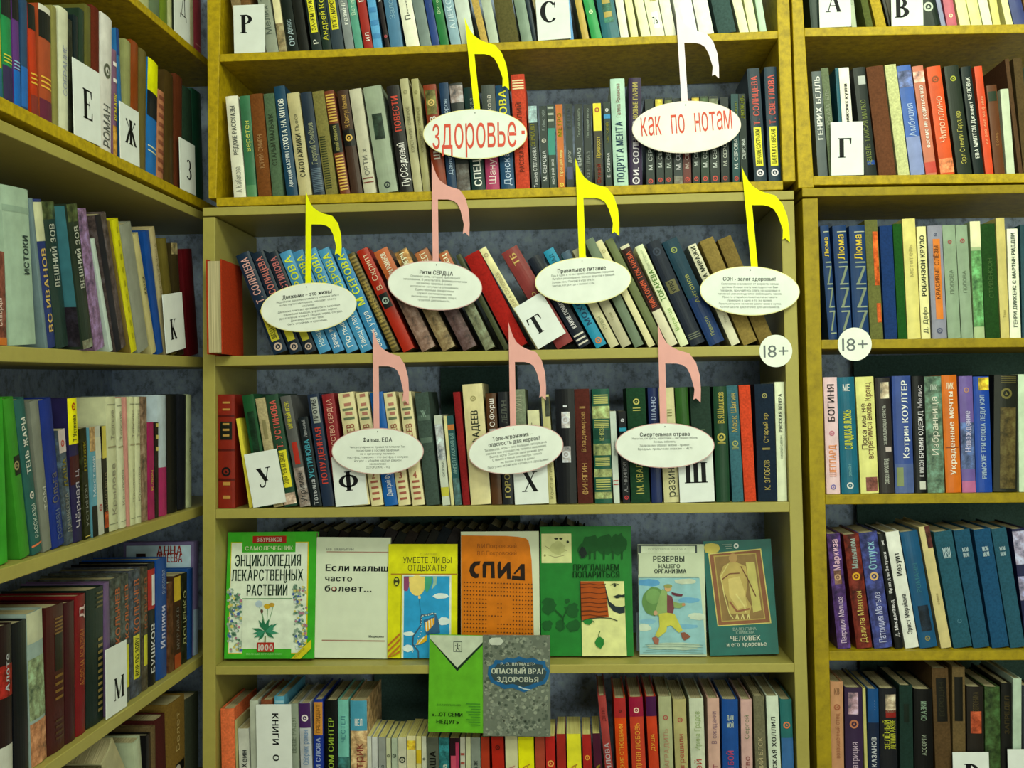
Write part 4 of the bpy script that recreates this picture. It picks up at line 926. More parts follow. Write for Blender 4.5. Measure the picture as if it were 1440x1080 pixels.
row('LC', BL, 'third left-hand shelf', '''
-90 -48 -105 380 #5c4c38m|brown patterned book
-46 44 -60 400 #7a4a38m|short rust illustrated book|b 0 .08 #c07028;T .2 .5 #c8b8a0 .3 Скворцы
50 190 5 72 #98b494|wide pale green book|T .45 .7 #30443c .22 ИСТОКИ@.75;b .84 .88 #88a488
194 226 112 128 #6c8480|slim grey-blue book
229 290 152 140 #2c3c70|navy book, yellow author letters|b .72 .98 #b8c090;T .08 .7 #c0a858 .5 ВС ИВАНОВ
293 356 215 160 #2c4438|dark green book, white title|T .42 .85 #a8b098 .4 ВЕШНИЙ ЗОВ;b .88 1 #4c6038m
418 482 330 170 #2c3c2c i-.006|dark book with teal landscape cover|T .42 .85 #a8b098 .4 ВЕШНИЙ ЗОВ;b .88 1 #4c6038m;b 0 .06 #6c7860m
486 540 388 205 #7c6c8cm|lilac mottled book
543 578 447 345 #b0c4b0|short white book
592 650 484 232 #54504cm|dark speckled book|l 0 .4 0 1 #24242c
652 664 541 255 #7c6c30|thin ochre book
667 700 570 252 #c0c020|yellow book|p 9 .1 .9 #a0a020 .4 .6
705 764 610 282 #889078|grey-cream book
767 799 672 325 #b0ac70|cream book, black small title|T .5 .65 #383c2c .4 КАЗАК
802 834 727 312 #1c4c90|royal blue slim book
842 868 760 292 #a8a070|tall beige book, small letters|t .3 .9 #80784c .35 РАССКАЗЫ КАЗАКА
872 903 815 348 #6c6428|olive ochre book
906 938 870 368 #40381c|dark brown book|b .9 1 #8c8c60m
962 1012 925 400 #5c1418|dark red book in the corner
''', (0, 240, 3.6), amax=aF-0.004, amin=aN+.004)
KR = 'p 1 .05 .055 #808868;p 1 .62 .64 #98946c;t .12 .5 #8c8c70 .4 Крылова;t .68 .9 #8c8c70 .4 Терские;p 1 .94 .945 #808868'
row('LD', BL, 'fourth left-hand shelf', '''
-160 -72 -190 120 #3c8830|dark green book off left edge
-66 48 -95 150 #38a828|vivid green book
53 152 -40 155 #3c9028|green book with black square emblem|l .3 .95 .52 .64 #202c18;o .58 #98905c .25
156 224 58 160 #2c6458|dark teal book, white title, orange stripe|T .52 .88 #c0c8b0 .4 ТЕНЬ ЖАРЫ;t .1 .32 #b0c0a8 .35 РАССКАЗЫ;p 1 .05 .07 #d07848 0 1;o .38 #c8c8b0 .2
227 270 155 165 #78806c|slim grey book|t .1 .6 #b0b8a0 .5 том
274 335 203 160 #1c3480|deep blue book|t .3 .5 #6c6c60 .5 Ольга;t .05 .25 #5c6c80 .5 роман
339 373 292 310 #485c64m s|short book with white-red head|b .8 1 #b8b0a0;o .88 #b84838 .25;T .5 .75 #b8b040 .5 ДАША;T .1 .45 #c0c8b0 .5 ДАШКОВА
377 424 345 148 #2c2850|tall book, yellow top, purple below|b .68 1 #d8d820;o .94 #a82818 .2;T .7 .88 #303820 .4 Т Устинова;t .1 .5 #a8a8a8 .5 Чёрная ц;b .4 .6 #4c2020
430 461 405 300 #2c3418m s|short black-yellow book|T .6 .9 #c0b838 .4 ПОЛЯК;T .1 .5 #b0b8a0 .4 УСТИНОВ;p 1 .02 .03 #d0c060
471 499 450 295 #5c98a0 s|short sky-blue book, black foot|b 0 .28 #202420;b .78 1 #a09060m;t .35 .75 #b8c8c0 .5 Мостами
502 529 478 290 #b0b8a0 s|short pale book, red mark|o .25 #b06050 .3;b .7 .9 #c0c4a0
532 553 513 288 #2a2a18 s|short black book with yellow head|b .7 1 #c0b850;T .1 .65 #a8a078 .5 НИКИТИНА;b .05 .2 #a85028m
556 605 540 140 #b8c090|tall cream volume, boxed lines|%s
609 645 583 148 #c0c89c|white-cream volume, boxed lines|%s
650 662 630 140 #c08c78|thin pink volume
664 691 657 138 #bcc490|cream volume after pink one|%s
693 720 684 138 #c0c898|cream volume before mottled book|%s
723 753 718 138 #7c7058m|grey-brown mottled book
758 784 750 268 #a02858 s|short magenta book, yellow letters|t .2 .6 #c8b840 .4 Ключ
787 803 786 268 #2c2824m s|short black multicoloured book|p 3 .7 .95 #c0b860
806 850 800 130 #a8bcb8|pale blue book, magenta foot|b 0 .4 #a83060
853 903 848 130 #1c2020|black book
906 945 910 130 #22262a|blue-black book
951 975 950 128 #a0ac7c|pale olive slim book|t .1 .9 #707c54 .4 УЭЛЬС
''' % (KR, KR, KR, KR), (0, 520, 3.6), amax=aF-0.004, amin=aN+.004)
row('LE', BL, 'fifth left-hand shelf', '''
-160 -90 -165 400 #2c3c30|dark book beyond left edge
-85 0 -90 380 #241c20|black book off left edge
5 72 0 370 #301c1c|black-red book, white foot|b 0 .25 #b8c0a8;b .55 .75 #902820m;T .5 .9 #a8b0a8 .3 Алоте
77 155 62 358 #181c20|wide black book
157 245 130 310 #90a898|pale blue-white book|b 0 .28 #a88058m;b .3 .7 #7c9870m;b .8 1 #b0b890
247 335 240 275 #50201c|dark red book with gilt blocks|p 5 .8 .9 #84642c .4 .9;l .4 .85 .55 .8 #241410;p 4 .35 .5 #84642c .4 .9;p 4 .08 .2 #5c4020 .4 .9
338 388 332 250 #481c20|maroon book
390 440 388 215 #801c20|red book with white mark|t .35 .75 #b07038 .45 АСФОНА АСАДРИН;T .82 .93 #c0b0a0 .5 Д
443 530 443 190 #1c3028|dark green book, gilt capitals|p 4 .85 .95 #6c6438 .5 .95;p 12 .08 .6 #8c8044 .6 .92
533 568 521 150 #6c5878|lilac-grey book
572 626 566 128 #4c5850m|mottled book, orange capitals|T .5 .92 #b06840 .45 КОЛЫЧЕВ;l .2 .8 .12 .45 #c8c838
630 664 621 106 #4c5850m|slim mottled book, orange capitals|T .5 .92 #b06840 .5 КОЛЫЧЕВ;l .2 .8 .12 .45 #c8c838
668 722 662 85 #48545cm|mottled book, orange capitals, yellow box|T .5 .92 #b06840 .5 КОЛЫЧЕВ;l .2 .8 .14 .48 #c8c838;T .16 .46 #404424 .4 ВОР ПО ЗОВУ
725 754 722 72 #505040m|slim mottled book, yellow box|T .5 .92 #98603c .5 КОЛЫЧЕВ;l .2 .8 .2 .45 #c0c038
757 794 752 50 #1c1c20|black book with red and white head|b .62 .95 #a82824;T .1 .5 #c0c4b8 .5 БУШКОВ;l .4 .9 .65 .9 #c8ccc0
797 850 797 32 #1c4c90|bright blue book, white title|T .25 .6 #b0b8c8 .45 Иллики;t .7 .9 #90a0b8 .4 русская
853 881 845 150 #5c4028m s|short brown mottled book
884 917 880 112 #4c3420 s|short book with yellow-orange head|b .72 .98 #c8b038;T .2 .65 #a8a890 .4 МУРАВЬЁВ;b 0 .15 #a85028
920 947 920 100 #2c3420m s|short black-green book|t .2 .8 #a8b070 .5 ДОЦЕНКО
951 979 954 78 #204c88|mid-blue book
982 1008 986 -60 #706888|tall lilac book with pale portrait cover|b 0 .4 #90a8b0
''', (0, 780, 3.6), amax=aF-0.004, amin=aN+.004)
row('LF', BL, 'bottom left-hand shelf', '''
470 520 470 1110 #5c5c38c|olive booklet
525 612 520 1065 #a8a878|cream book low in the corner
615 690 610 1010 #a8b890|white book, bottom left
692 738 690 960 #1c1c1c|black book, bottom left
742 782 740 900 #6c5c38c|olive-brown book, bottom left
786 846 780 850 #501c18c|dark red-brown book, bottom left
852 942 850 770 #7c6428c|ochre book with dark label|l .4 .95 .2 .5 #1c1c14;o .42 #a8a890 .2;t .6 .9 #b0a060 .2 Балет
946 1010 945 740 #3c4430c|dark grey-green book, bottom left
''', (0, 780, 3.6), yb=1079, amax=aF-0.004, amin=aN+.004)

SPECS.sort(key=lambda q: -q[0])
for i, (ar, a) in enumerate(SPECS): make_book(*a, join=i >= 288)
# ------------------------------------------------------------------ flat things described on their own plane
def poly_prism(name, pts, thick, m, parent, y0=0.0):
    """pts (x,z) outline, front face at y0 (towards the viewer), thickness going back"""
    n = len(pts)
    a = sum(pts[i][0]*pts[(i+1) % n][1]-pts[(i+1) % n][0]*pts[i][1] for i in range(n))
    if a < 0: pts = pts[::-1]
    V = [(x, y0, z) for x, z in pts]+[(x, y0+thick, z) for x, z in pts]
    Fc = [tuple(range(n)), tuple(range(2*n-1, n-1, -1))]+[((i+1) % n, i, n+i, n+(i+1) % n) for i in range(n)]
    return mesh_obj(name, V, Fc, m, parent)
class Face:
    def __init__(s, bay, TL, TR, BL, BR, bb, bt, label, cat, group=None, name='book', rest=None, th=0.012):
        P0, P1, P3, P2 = bay.un(*BL, bb), bay.un(*BR, bb), bay.un(*TL, bt), bay.un(*TR, bt)
        U = P1-P0; s.W = float(np.linalg.norm(U)); U /= s.W
        V = ((P3-P0)+(P2-P1))/2; V = V-U*(U@V); s.H = float(np.linalg.norm(V)); V /= s.H
        Y = np.cross(V, U)
        s.W = (s.W+float(np.linalg.norm(P2-P3)))/2
        if rest is not None:
            low = min(P0[2], (P0+U*s.W)[2])+min(0, Y[2]*th); P0 = P0.copy(); P0[2] += rest-low+0.001
        M = Matrix([[U[i], Y[i], V[i], P0[i]] for i in range(3)]+[[0, 0, 0, 1]])
        s.mw = bay.M @ M; s.b = Bay(s.mw); s.root = empty(name, s.mw, label, cat, group); s.n = 0; s.par = s.root
    def crop(s, ox, oy, sc): s.c = (ox, oy, sc)
    def q(s, x, y): p = s.b.un(x/s.c[2]+s.c[0], y/s.c[2]+s.c[1], 0.0); return float(p[0]), float(p[2])
    def lift(s): s.n += 1; return 0.0002+0.00012*s.n
    def raw(s, name, pts, col, kind='ink'):
        pts = [(min(max(x, 0.0004), s.W-0.0004), min(max(z, 0.0004), s.H-0.0004)) for x, z in pts]
        n = len(pts); a = sum(pts[i][0]*pts[(i+1) % n][1]-pts[(i+1) % n][0]*pts[i][1] for i in range(n))
        if a < 0: pts = pts[::-1]
        l = s.lift()
        return mesh_obj(name, [(x, -l, z) for x, z in pts], [tuple(range(n))], mat(col, kind), s.par)
    def R(s, x0, y0, x1, y1, col, kind='ink', name='printed_panel'):
        a, b = s.q(x0, y1); c, d = s.q(x1, y0); return s.raw(name, [(a, b), (c, b), (c, d), (a, d)], col, kind)
    def P(s, pts, col, kind='ink', name='printed_shape'): return s.raw(name, [s.q(*p) for p in pts], col, kind)
    def E(s, cx, cy, rx, ry, col, kind='ink', name='printed_shape', n=20, wob=0.0):
        rnd = random.Random(int(cx*7+cy))
        return s.P([(cx+rx*(1+wob*(rnd.random()-0.5)*2)*math.cos(i*math.tau/n), cy+ry*(1+wob*(rnd.random()-0.5)*2)*math.sin(i*math.tau/n)) for i in range(n)], col, kind, name)
    def L(s, pts, wd, col, name='printed_line'):
        """polyline stroke, widths in crop pixels"""
        V = []; Fc = []; w2 = wd/2; l = s.lift()
        for (x0, y0), (x1, y1) in zip(pts[:-1], pts[1:]):
            d = math.hypot(x1-x0, y1-y0) or 1; nx, ny = -(y1-y0)/d*w2, (x1-x0)/d*w2
            k = len(V)
            for p in ((x0+nx, y0+ny), (x1+nx, y1+ny), (x1-nx, y1-ny), (x0-nx, y0-ny)):
                a, b = s.q(*p); V.append((min(max(a, .0004), s.W-.0004), -l, min(max(b, .0006), s.H-.0004)))
            Fc.append((k, k+1, k+2, k+3))
        return mesh_obj(name, V, Fc, mat(col, 'ink'), s.par)
    def dots(s, items, col, name='printed_dots', n=5):
        V = []; Fc = []; l = s.lift()
        for cx, cy, r in items:
            k = len(V)
            for i in range(n):
                a, b = s.q(cx+r*math.cos(-i*math.tau/n), cy+r*math.sin(-i*math.tau/n))
                if not (0 < a < s.W and 0 < b < s.H): break
                V.append((a, -l, b))
            else: Fc.append(tuple(range(k, k+n))); continue
            V = V[:k]
        if Fc: mesh_obj(name, V, Fc, mat(col, 'ink'), s.par)
    def T(s, x0, yb, x1, cap, text, col, bold=1, name='printed_title', rot=0.0, y_lift=None):
        a, b = s.q(x0, yb); c, _ = s.q(x1, yb); _, d = s.q(x0, yb-cap)
        V, Fc, wd = layout(text, bold); X = V[:, 0]*(c-a)/wd; Z = V[:, 1]*(d-b)/0.73
        if rot: X, Z = X*math.cos(rot)-Z*math.sin(rot), X*math.sin(rot)+Z*math.cos(rot)
        l = s.lift() if y_lift is None else y_lift
        return mesh_obj(name, [(a+x, -l, max(b+z, .0006)) for x, z in zip(X, Z)], Fc, mat(col, 'ink'), s.par)
    def letter(s, cx, cy, cap, ch, col='#16181a'):
        V, Fc, wd = serif_letter(ch); x, z = s.q(cx, cy); _, z2 = s.q(cx, cy-cap); h = z2-z
        l = 0.0004
        mesh_obj('printed_letter', [(x+(p[0]-wd/2)*h, -l, z+(p[1]-0.5)*h) for p in V], Fc, mat(col, 'ink'), s.par)
    def volume(s, thick, col, finish='gloss', soft=True, pages=None):
        V, Fc = book_mesh(thick, s.H, s.W, 0.0, 0.0008 if soft else 0.002, 0)
        V = [(y, x, z) for x, y, z in V]; Fc = [f[::-1] for f in Fc]
        s.par = mesh_obj('cover', V, Fc, mat(col, finish), s.root)
        wl = 0.0008 if soft else 0.002; o = 0.0005 if soft else 0.002
        V, Fc = box(0.001, s.W-o, wl, thick-wl, o, s.H-o)
        mesh_obj('page_block', V, Fc, pages or M_PAGES, s.root)
zsh = lambda k, x: sh[k].z(float(BC.un(x, 900, .045)[0]))
DG = 'cover-out books on the display shelf'
# A: green encyclopedia of plants
f = Face(BC, (319.5, 751.5), (446.5, 750), (315.2, 929.2), (439.5, 929), .034, .066, 'bright green plant encyclopedia with dandelion on its cover, leftmost on the display shelf', 'book', DG, rest=zsh('E', 370), th=0.034)
f.volume(.022, '#3fb02a', soft=False); f.crop(305, 740, 5.4)
f.R(83, 118, 700, 970, '#c8b820'); f.R(88, 124, 690, 962, '#c8d8b8'); f.R(192, 55, 600, 200, '#45b42c'); f.R(192, 930, 565, 990, '#45b42c')
f.R(272, 72, 530, 130, '#a82818'); f.T(305, 118, 495, 32, 'В.БУРЕНКОВ', '#d8e0c0'); f.T(215, 184, 578, 32, 'САМОЛЕЧЕБНИК', '#d0e0b0')
f.T(138, 305, 638, 88, 'ЭНЦИКЛОПЕДИЯ', '#164428'); f.T(112, 415, 655, 86, 'ЛЕКАРСТВЕННЫХ', '#164428'); f.T(228, 528, 536, 86, 'РАСТЕНИЙ', '#164428')
f.R(195, 545, 572, 553, '#709868')
rn = random.Random(3)
for cc, nn, rr in (('#8ca88c', 60, 16), ('#5c8868', 42, 13), ('#c0b860', 16, 14), ('#a87880', 12, 13), ('#4868a0', 10, 14), ('#b8c8b8', 14, 12)):
    it = [(rn.uniform(85, 188), rn.uniform(470, 950), rn.uniform(.5, 1)*rr) for _ in range(nn)]+[(rn.uniform(582, 682), rn.uniform(450, 950), rn.uniform(.5, 1)*rr) for _ in range(nn)]
    f.dots(it, cc, 'painted_flowers', 6)
f.R(190, 556, 570, 930, '#c8d8b8')
for x0, y0, x1, y1 in ((372, 780, 322, 600), (376, 780, 390, 610), (380, 780, 430, 610), (370, 780, 348, 660)): f.L([(x0, y0), ((x0+x1)/2+2, (y0+y1)/2), (x1, y1)], 5, '#6c9868', 'dandelion_stem')
f.E(322, 590, 27, 27, '#a8c0c0', name='seed_head'); f.E(385, 608, 26, 19, '#c8a828', name='dandelion_flower'); f.E(420, 597, 22, 16, '#b89838', name='dandelion_flower'); f.E(345, 645, 10, 16, '#6c4838', name='flower_bud')
for tx, ty in ((268, 775), (275, 815), (320, 710), (350, 700), (430, 740), (465, 735), (475, 810), (440, 850), (320, 865), (400, 700), (445, 775), (285, 845)):
    dx, dy = tx-370, ty-800; d = math.hypot(dx, dy); nx, ny = -dy/d*14, dx/d*14
    f.P([(370, 800), (370+dx*.5+nx, 800+dy*.5+ny), (tx, ty), (370+dx*.5-nx, 800+dy*.5-ny)], ('#2c7c50', '#3c9068')[int(tx) % 2], name='dandelion_leaf')
f.R(366, 830, 378, 880, '#7c8850'); f.R(310, 880, 440, 952, '#a82c1c'); f.R(318, 888, 432, 944, '#b84030'); f.T(320, 942, 430, 50, '1000', '#e0e4c8')
f.P([(567, 1012), (640, 1012), (722, 925), (722, 858)], '#c8c428'); f.T(600, 1000, 700, 16, 'РЕЦЕПТОВ', '#a88c28', rot=.75)
f.T(230, 975, 500, 14, 'ПОЛНЫЙ СПРАВОЧНИК', '#88c878', 0)
# B: white child health booklet
f = Face(BC, (451.2, 757), (556.5, 758), (440.4, 926.5), (544, 928), .045, .072, 'plain white booklet with heavy black title about a sick child, second cover from the left', 'book', DG, rest=zsh('E', 495), th=0.008)
f.volume(.008, '#c4d2ae', 'paper'); f.crop(280, 720, 3.4286)
f.R(615, 192, 930, 194, '#a88c70'); f.T(615, 185, 745, 12, 'В.В. ШЕВРЫГИН', '#586058', 0); f.R(592, 619, 895, 621.5, '#a88c70'); f.T(818, 605, 890, 11, 'Медицина', '#404840')
f.T(610, 284, 912, 32, 'Если малыш', '#242c28'); f.T(608, 333, 738, 28, 'часто', '#242c28'); f.T(606, 382, 832, 30, 'болеет...', '#242c28')
f.E(650, 370, 9, 9, '#b87860', name='red_ring'); f.E(650, 370, 6, 6, '#c0ceac', name='printed_shape')
# C: yellow booklet with balloons
f = Face(BC, (550.6, 768.5), (648, 769), (544.5, 929.4), (641.5, 930), .042, .066, 'yellow booklet with balloons and a kite on a blue sky picture', 'book', DG, rest=zsh('E', 595), th=0.008)
f.volume(.008, '#ccd020'); f.crop(540, 760, 6.17)
f.T(165, 197, 585, 55, 'УМЕЕТЕ ЛИ ВЫ', '#34381c', 0); f.T(208, 265, 540, 55, 'ОТДЫХАТЬ?', '#34381c', 0); f.T(315, 128, 455, 18, 'О. МИХЕЕВ', '#a8a030', 0)
f.R(60, 288, 665, 295, '#b07828'); f.R(145, 298, 150, 1045, '#806420'); f.R(152, 298, 585, 1045, '#c8d4b8'); f.R(168, 310, 570, 1045, '#3098c0')
f.P([(172, 312), (220, 312), (218, 400), (205, 438), (180, 440), (172, 430)], '#8c4868', name='balloon'); f.P([(350, 312), (420, 312), (412, 380), (375, 455), (350, 420)], '#48a878', name='balloon'); f.P([(425, 312), (462, 312), (455, 380), (420, 420), (412, 420), (430, 360)], '#90b898', name='balloon')
f.E(287, 390, 68, 90, '#d8c868', name='balloon', n=28); f.E(308, 492, 12, 14, '#d8c070', name='balloon_knot')
f.P([(218, 312), (356, 312), (356, 360), (218, 360)], '#d8c868', name='balloon')
for cx, cy, rx, ry in ((495, 482, 68, 24), (520, 700, 52, 34), (215, 808, 50, 18), (210, 935, 48, 30)): f.E(cx, cy, rx, ry, '#c4d8c8', name='cloud', n=16, wob=.13)
f.L([(306, 505), (312, 560), (325, 650)], 3, '#2c6c80'); f.L([(325, 650), (318, 740), (255, 830), (250, 900), (300, 960), (300, 1040)], 12, '#406070', 'kite_tail'); f.L([(325, 650), (440, 632), (470, 700), (480, 800)], 16, '#48687c', 'kite_edge')
f.P([(345, 690), (460, 650), (480, 800), (370, 815)], '#386888', name='kite_panel'); f.P([(355, 710), (440, 668), (440, 720), (380, 790), (362, 780)], '#d8a028', name='kite_stripes')
for x in (372, 396, 420): f.L([(x, 790-(x-372)), (x-5, 704-(x-372)*.6)], 9, '#d0d8b8', 'kite_stripe')
f.P([(275, 905), (300, 865), (375, 815), (372, 870), (320, 898)], '#d8b028', name='kite_stripes'); f.L([(300, 895), (350, 835)], 8, '#d0d8b8', 'kite_stripe')
rn = random.Random(5); f.dots([(x+rn.uniform(-6, 6), y+rn.uniform(-5, 5), 5) for x, y in [(325-(k > 6)*(k-6)*9, 660+k*22) for k in range(15)]+[(330+k*14, 650-k*2) for k in range(10)]], '#c0d0b8', 'tail_bows')
f.E(112, 355, 25, 40, '#3c4424', name='series_emblem'); f.E(112, 336, 14, 10, '#b8c040'); f.E(112, 374, 14, 10, '#b8c040')
for k in range(4): f.P([(38, 900+k*50), (140, 800+k*50), (140, 822+k*50), (36, 922+k*50)], '#b87428', name='corner_stripe')
# D: orange booklet
f = Face(BC, (648, 752.7), (755, 754), (648.5, 931), (762, 931), .046, .072, 'orange booklet with big black four-letter title and dotted grid, curling cover', 'book', DG, rest=zsh('E', 700), th=0.009)
f.volume(.009, '#c0cca4', 'paper'); f.crop(640, 745, 6.97)
f.P([(55, 55), (500, 60), (620, 70), (695, 85), (720, 110), (735, 180), (750, 300), (765, 700), (775, 1290), (60, 1290)], '#c87410', 'gloss', 'orange_cover_print')
f.T(218, 180, 602, 42, 'В.И.Покровский', '#8c4c10', 0); f.T(218, 250, 602, 42, 'В.В.Покровский', '#8c4c10', 0)
D = '#2c1c10'
f.P([(250, 308), (190, 312), (150, 350), (138, 400), (155, 450), (195, 475), (228, 470), (235, 430), (205, 430), (185, 395), (200, 355), (240, 345)], D, name='title_letter')
f.P([(270, 470), (268, 345), (285, 312), (385, 310), (390, 474), (355, 474), (350, 350), (308, 350), (302, 470)], D, name='title_letter')
f.P([(420, 470), (415, 345), (432, 310), (450, 312), (452, 400), (515, 320), (542, 318), (548, 482), (510, 482), (506, 400), (440, 478)], D, name='title_letter')
f.P([(560, 448), (555, 488), (685, 497), (682, 335), (650, 335), (572, 430), (588, 436), (638, 385), (642, 455)], D, name='title_letter')
it = []
for r in range(19):
    for c_ in range(23):
        x, y = 92+c_*30, 515+r*40
        inq = (325 < x < 555 and 655 < y < 830 and not (395 < x < 480 and 700 < y < 800)) or (480 < x < 560 and 655 < y < 900) or (320 < x < 560 and 860 < y < 900) or (320 < x < 410 and 860 < y < 1010)
        if not inq and x < 755: it.append((x, y+(x-92)*.03, 9))
f.dots(it, '#6c3c10', 'dot_grid', 4)
# E: large green book
f = Face(BC, (759.4, 741.3), (887.8, 739.4), (761.2, 923), (890.6, 923), .05, .078, 'large green book with a bearded half face and log wall picture', 'book', DG, rest=zsh('E', 820), th=0.02)
f.volume(.02, '#23862e', soft=False); f.crop(750, 735, 5.54)
f.R(65, 85, 295, 315, '#c4cc88'); f.L([(90, 180), (140, 215), (200, 205), (260, 220)], 4, '#8c8c58'); f.L([(110, 250), (170, 270), (240, 255)], 4, '#8c8c58'); f.E(178, 125, 16, 8, '#303c28'); f.E(215, 125, 14, 8, '#303c28'); f.E(268, 150, 10, 10, '#303c28'); f.E(190, 200, 60, 50, '#b4bc78', wob=.2); f.E(90, 255, 8, 10, '#8c9050')
for cx, cy, rx, ry in ((455, 170, 65, 80), (560, 170, 70, 80), (660, 170, 60, 80), (385, 220, 40, 55), (120, 640, 50, 65), (300, 680, 55, 55), (110, 800, 40, 40), (210, 800, 35, 45), (310, 800, 50, 45), (265, 610, 20, 20)): f.E(cx, cy, rx, ry, '#1c6428', name='dark_tree_print', wob=.25, n=16)
f.E(385, 230, 28, 40, '#1c3028', wob=.2); f.L([(230, 830), (232, 740), (170, 680)], 12, '#1a5a24'); f.L([(232, 740), (270, 660)], 10, '#1a5a24')
for x in (440, 480, 550, 620, 690): f.L([(x, 220), (x, 285)], 14, '#1a5a24')
f.T(312, 374, 668, 50, 'ПРИГЛАШАЕМ', '#175020'); f.T(308, 428, 672, 48, 'ПОПАРИТЬСЯ', '#175020')
f.P([(368, 455), (705, 455), (728, 1040), (382, 1040)], '#ccd488', name='cream_panel'); f.P([(366, 456), (550, 456), (570, 560), (588, 735), (480, 738), (375, 760)], '#a85018', name='log_wall')
for y in (480, 505, 548, 590, 625, 655, 690, 722): f.L([(370, y), (440, y-6), (510, y+5), (565 if y < 560 else 578, y-3)], 6 if y != 690 else 12, '#6c3410', 'wood_grain')
f.L([(366, 456), (375, 760)], 4, '#3c2010'); f.P([(550, 456), (572, 540), (590, 610), (640, 650), (690, 655), (712, 645), (712, 700), (670, 708), (620, 685), (585, 640), (568, 560)], '#2c3c3c', name='beard')
f.P([(620, 575), (660, 558), (690, 562), (712, 555), (710, 582), (680, 580), (650, 590)], '#2c3c30', name='moustache'); f.L([(600, 485), (630, 472), (665, 480)], 5, '#34442c'); f.E(634, 487, 11, 11, '#34442c', name='eye')
f.L([(375, 765), (440, 745), (520, 738), (600, 742), (655, 763)], 7, '#34442c'); f.P([(385, 765), (420, 750), (462, 752), (460, 775), (435, 795), (400, 785)], '#2c8c38', name='leaf'); f.L([(440, 775), (465, 762), (475, 780)], 5, '#2c7034')
f.P([(478, 930), (495, 895), (520, 885), (548, 905), (550, 945), (525, 980), (490, 960)], '#2c8c38', name='leaf'); f.L([(508, 890), (512, 860), (520, 842)], 6, '#2c7034')
# F: pale blue booklet with walking man
f = Face(BC, (891, 764), (980, 764), (899.4, 921), (998, 921.5), .05, .074, 'pale blue booklet with a striding figure carrying a green backpack', 'book', DG, rest=zsh('E', 945), th=0.008)
f.volume(.008, '#b8c8a0', 'paper'); f.crop(885, 740, 5.684)
f.R(35, 148, 540, 214, '#4c5850'); f.R(95, 158, 525, 212, '#c4d4ac', name='title_strip'); f.T(150, 190, 455, 14, 'ПОПУЛЯРНАЯ НАУКА', '#98a884', 0); f.R(40, 222, 75, 385, '#44504c')
f.T(190, 284, 440, 46, 'РЕЗЕРВЫ', '#3c4c40'); f.T(235, 336, 405, 34, 'НАШЕГО', '#50604c'); f.T(200, 376, 455, 34, 'ОРГАНИЗМА', '#3c4c40'); f.R(42, 404, 556, 410, '#7c907c')
f.P([(48, 412), (560, 412), (640, 1024), (80, 1024)], '#88b8b0m'[:-1], name='sky_print')
for cx, cy, rx, ry, cc in ((150, 450, 100, 30, '#5898b8'), (480, 590, 90, 22, '#68a4b8'), (450, 800, 110, 18, '#70a8b4'), (150, 760, 70, 20, '#78acb4'), (450, 440, 95, 22, '#b8c8a4'), (540, 720, 70, 30, '#b4c8a8'), (120, 810, 55, 30, '#b4c8a8'), (360, 960, 220, 30, '#a8c0a0')): f.E(cx, cy, rx, ry, cc, name='sky_patch', wob=.15)
f.E(200, 600, 98, 115, '#64904c', name='backpack', n=28, wob=.04); f.E(190, 560, 60, 60, '#74a058', name='backpack_flap'); f.P([(262, 500), (300, 520), (312, 600), (300, 690), (230, 720), (205, 690), (240, 560)], '#88a860', name='jacket')
f.P([(300, 545), (340, 560), (362, 640), (345, 700), (300, 690)], '#7c4848', name='vest'); f.E(308, 495, 28, 26, '#c0a068', name='head'); f.E(308, 478, 34, 16, '#909850', name='cap')
f.P([(335, 525), (375, 535), (428, 545), (420, 560), (375, 558), (340, 545)], '#6c3840', name='scarf'); f.P([(350, 600), (400, 615), (440, 612), (445, 630), (400, 655), (355, 650)], '#88a860', name='sleeve'); f.E(432, 625, 14, 12, '#b88c60', name='hand')
f.P([(235, 700), (300, 690), (360, 700), (390, 760), (425, 830), (395, 850), (330, 790), (300, 800), (295, 840), (230, 890), (205, 870), (240, 800)], '#b8bc48', name='trousers')
f.P([(180, 890), (205, 880), (238, 900), (232, 945), (205, 945)], '#a06850', name='boot'); f.P([(410, 850), (440, 845), (490, 880), (440, 912), (420, 890)], '#8c5840', name='boot'); f.E(208, 692, 16, 20, '#b89870', name='hand')
for y in (945, 965, 990, 1008): f.L([(100+y % 40, y), (300, y-8), (590, y+4)], 3, '#688c80')
# G: teal book with engraved figure
f = Face(BC, (982, 761), (1074.5, 757), (999, 921.5), (1097.5, 918.5), .05, .078, 'dark teal hardback with a framed engraved standing figure, rightmost on display shelf', 'book', DG, rest=zsh('E', 1040), th=0.014)
f.volume(.014, '#14695a', soft=False); f.crop(885, 740, 5.684)
f.P([(590, 165), (610, 142), (660, 135), (710, 145), (725, 175), (710, 205), (660, 220), (605, 208)], '#c0b858', name='paper_tag')
f.P([(630, 218), (1052, 178), (1135, 775), (705, 800)], '#c0bc68', name='picture_frame'); f.P([(640, 226), (1045, 188), (1125, 768), (712, 792)], '#8c6040', name='picture_ground'); f.P([(672, 236), (1012, 212), (1088, 742), (738, 765)], '#a89850', name='picture_ground')
f.P([(683, 246), (1004, 222), (1078, 734), (746, 756)], '#8c7444', name='picture_ground')
f.P([(930, 290), (1000, 285), (1055, 670), (990, 690)], '#b4b060', name='relief_light')
f.E(828, 255, 34, 38, '#a88c54', name='relief_head'); f.P([(800, 290), (860, 290), (930, 320), (945, 420), (930, 560), (975, 640), (960, 700), (800, 700), (790, 600), (750, 500), (720, 400), (750, 320)], '#b0a058', name='relief_body')
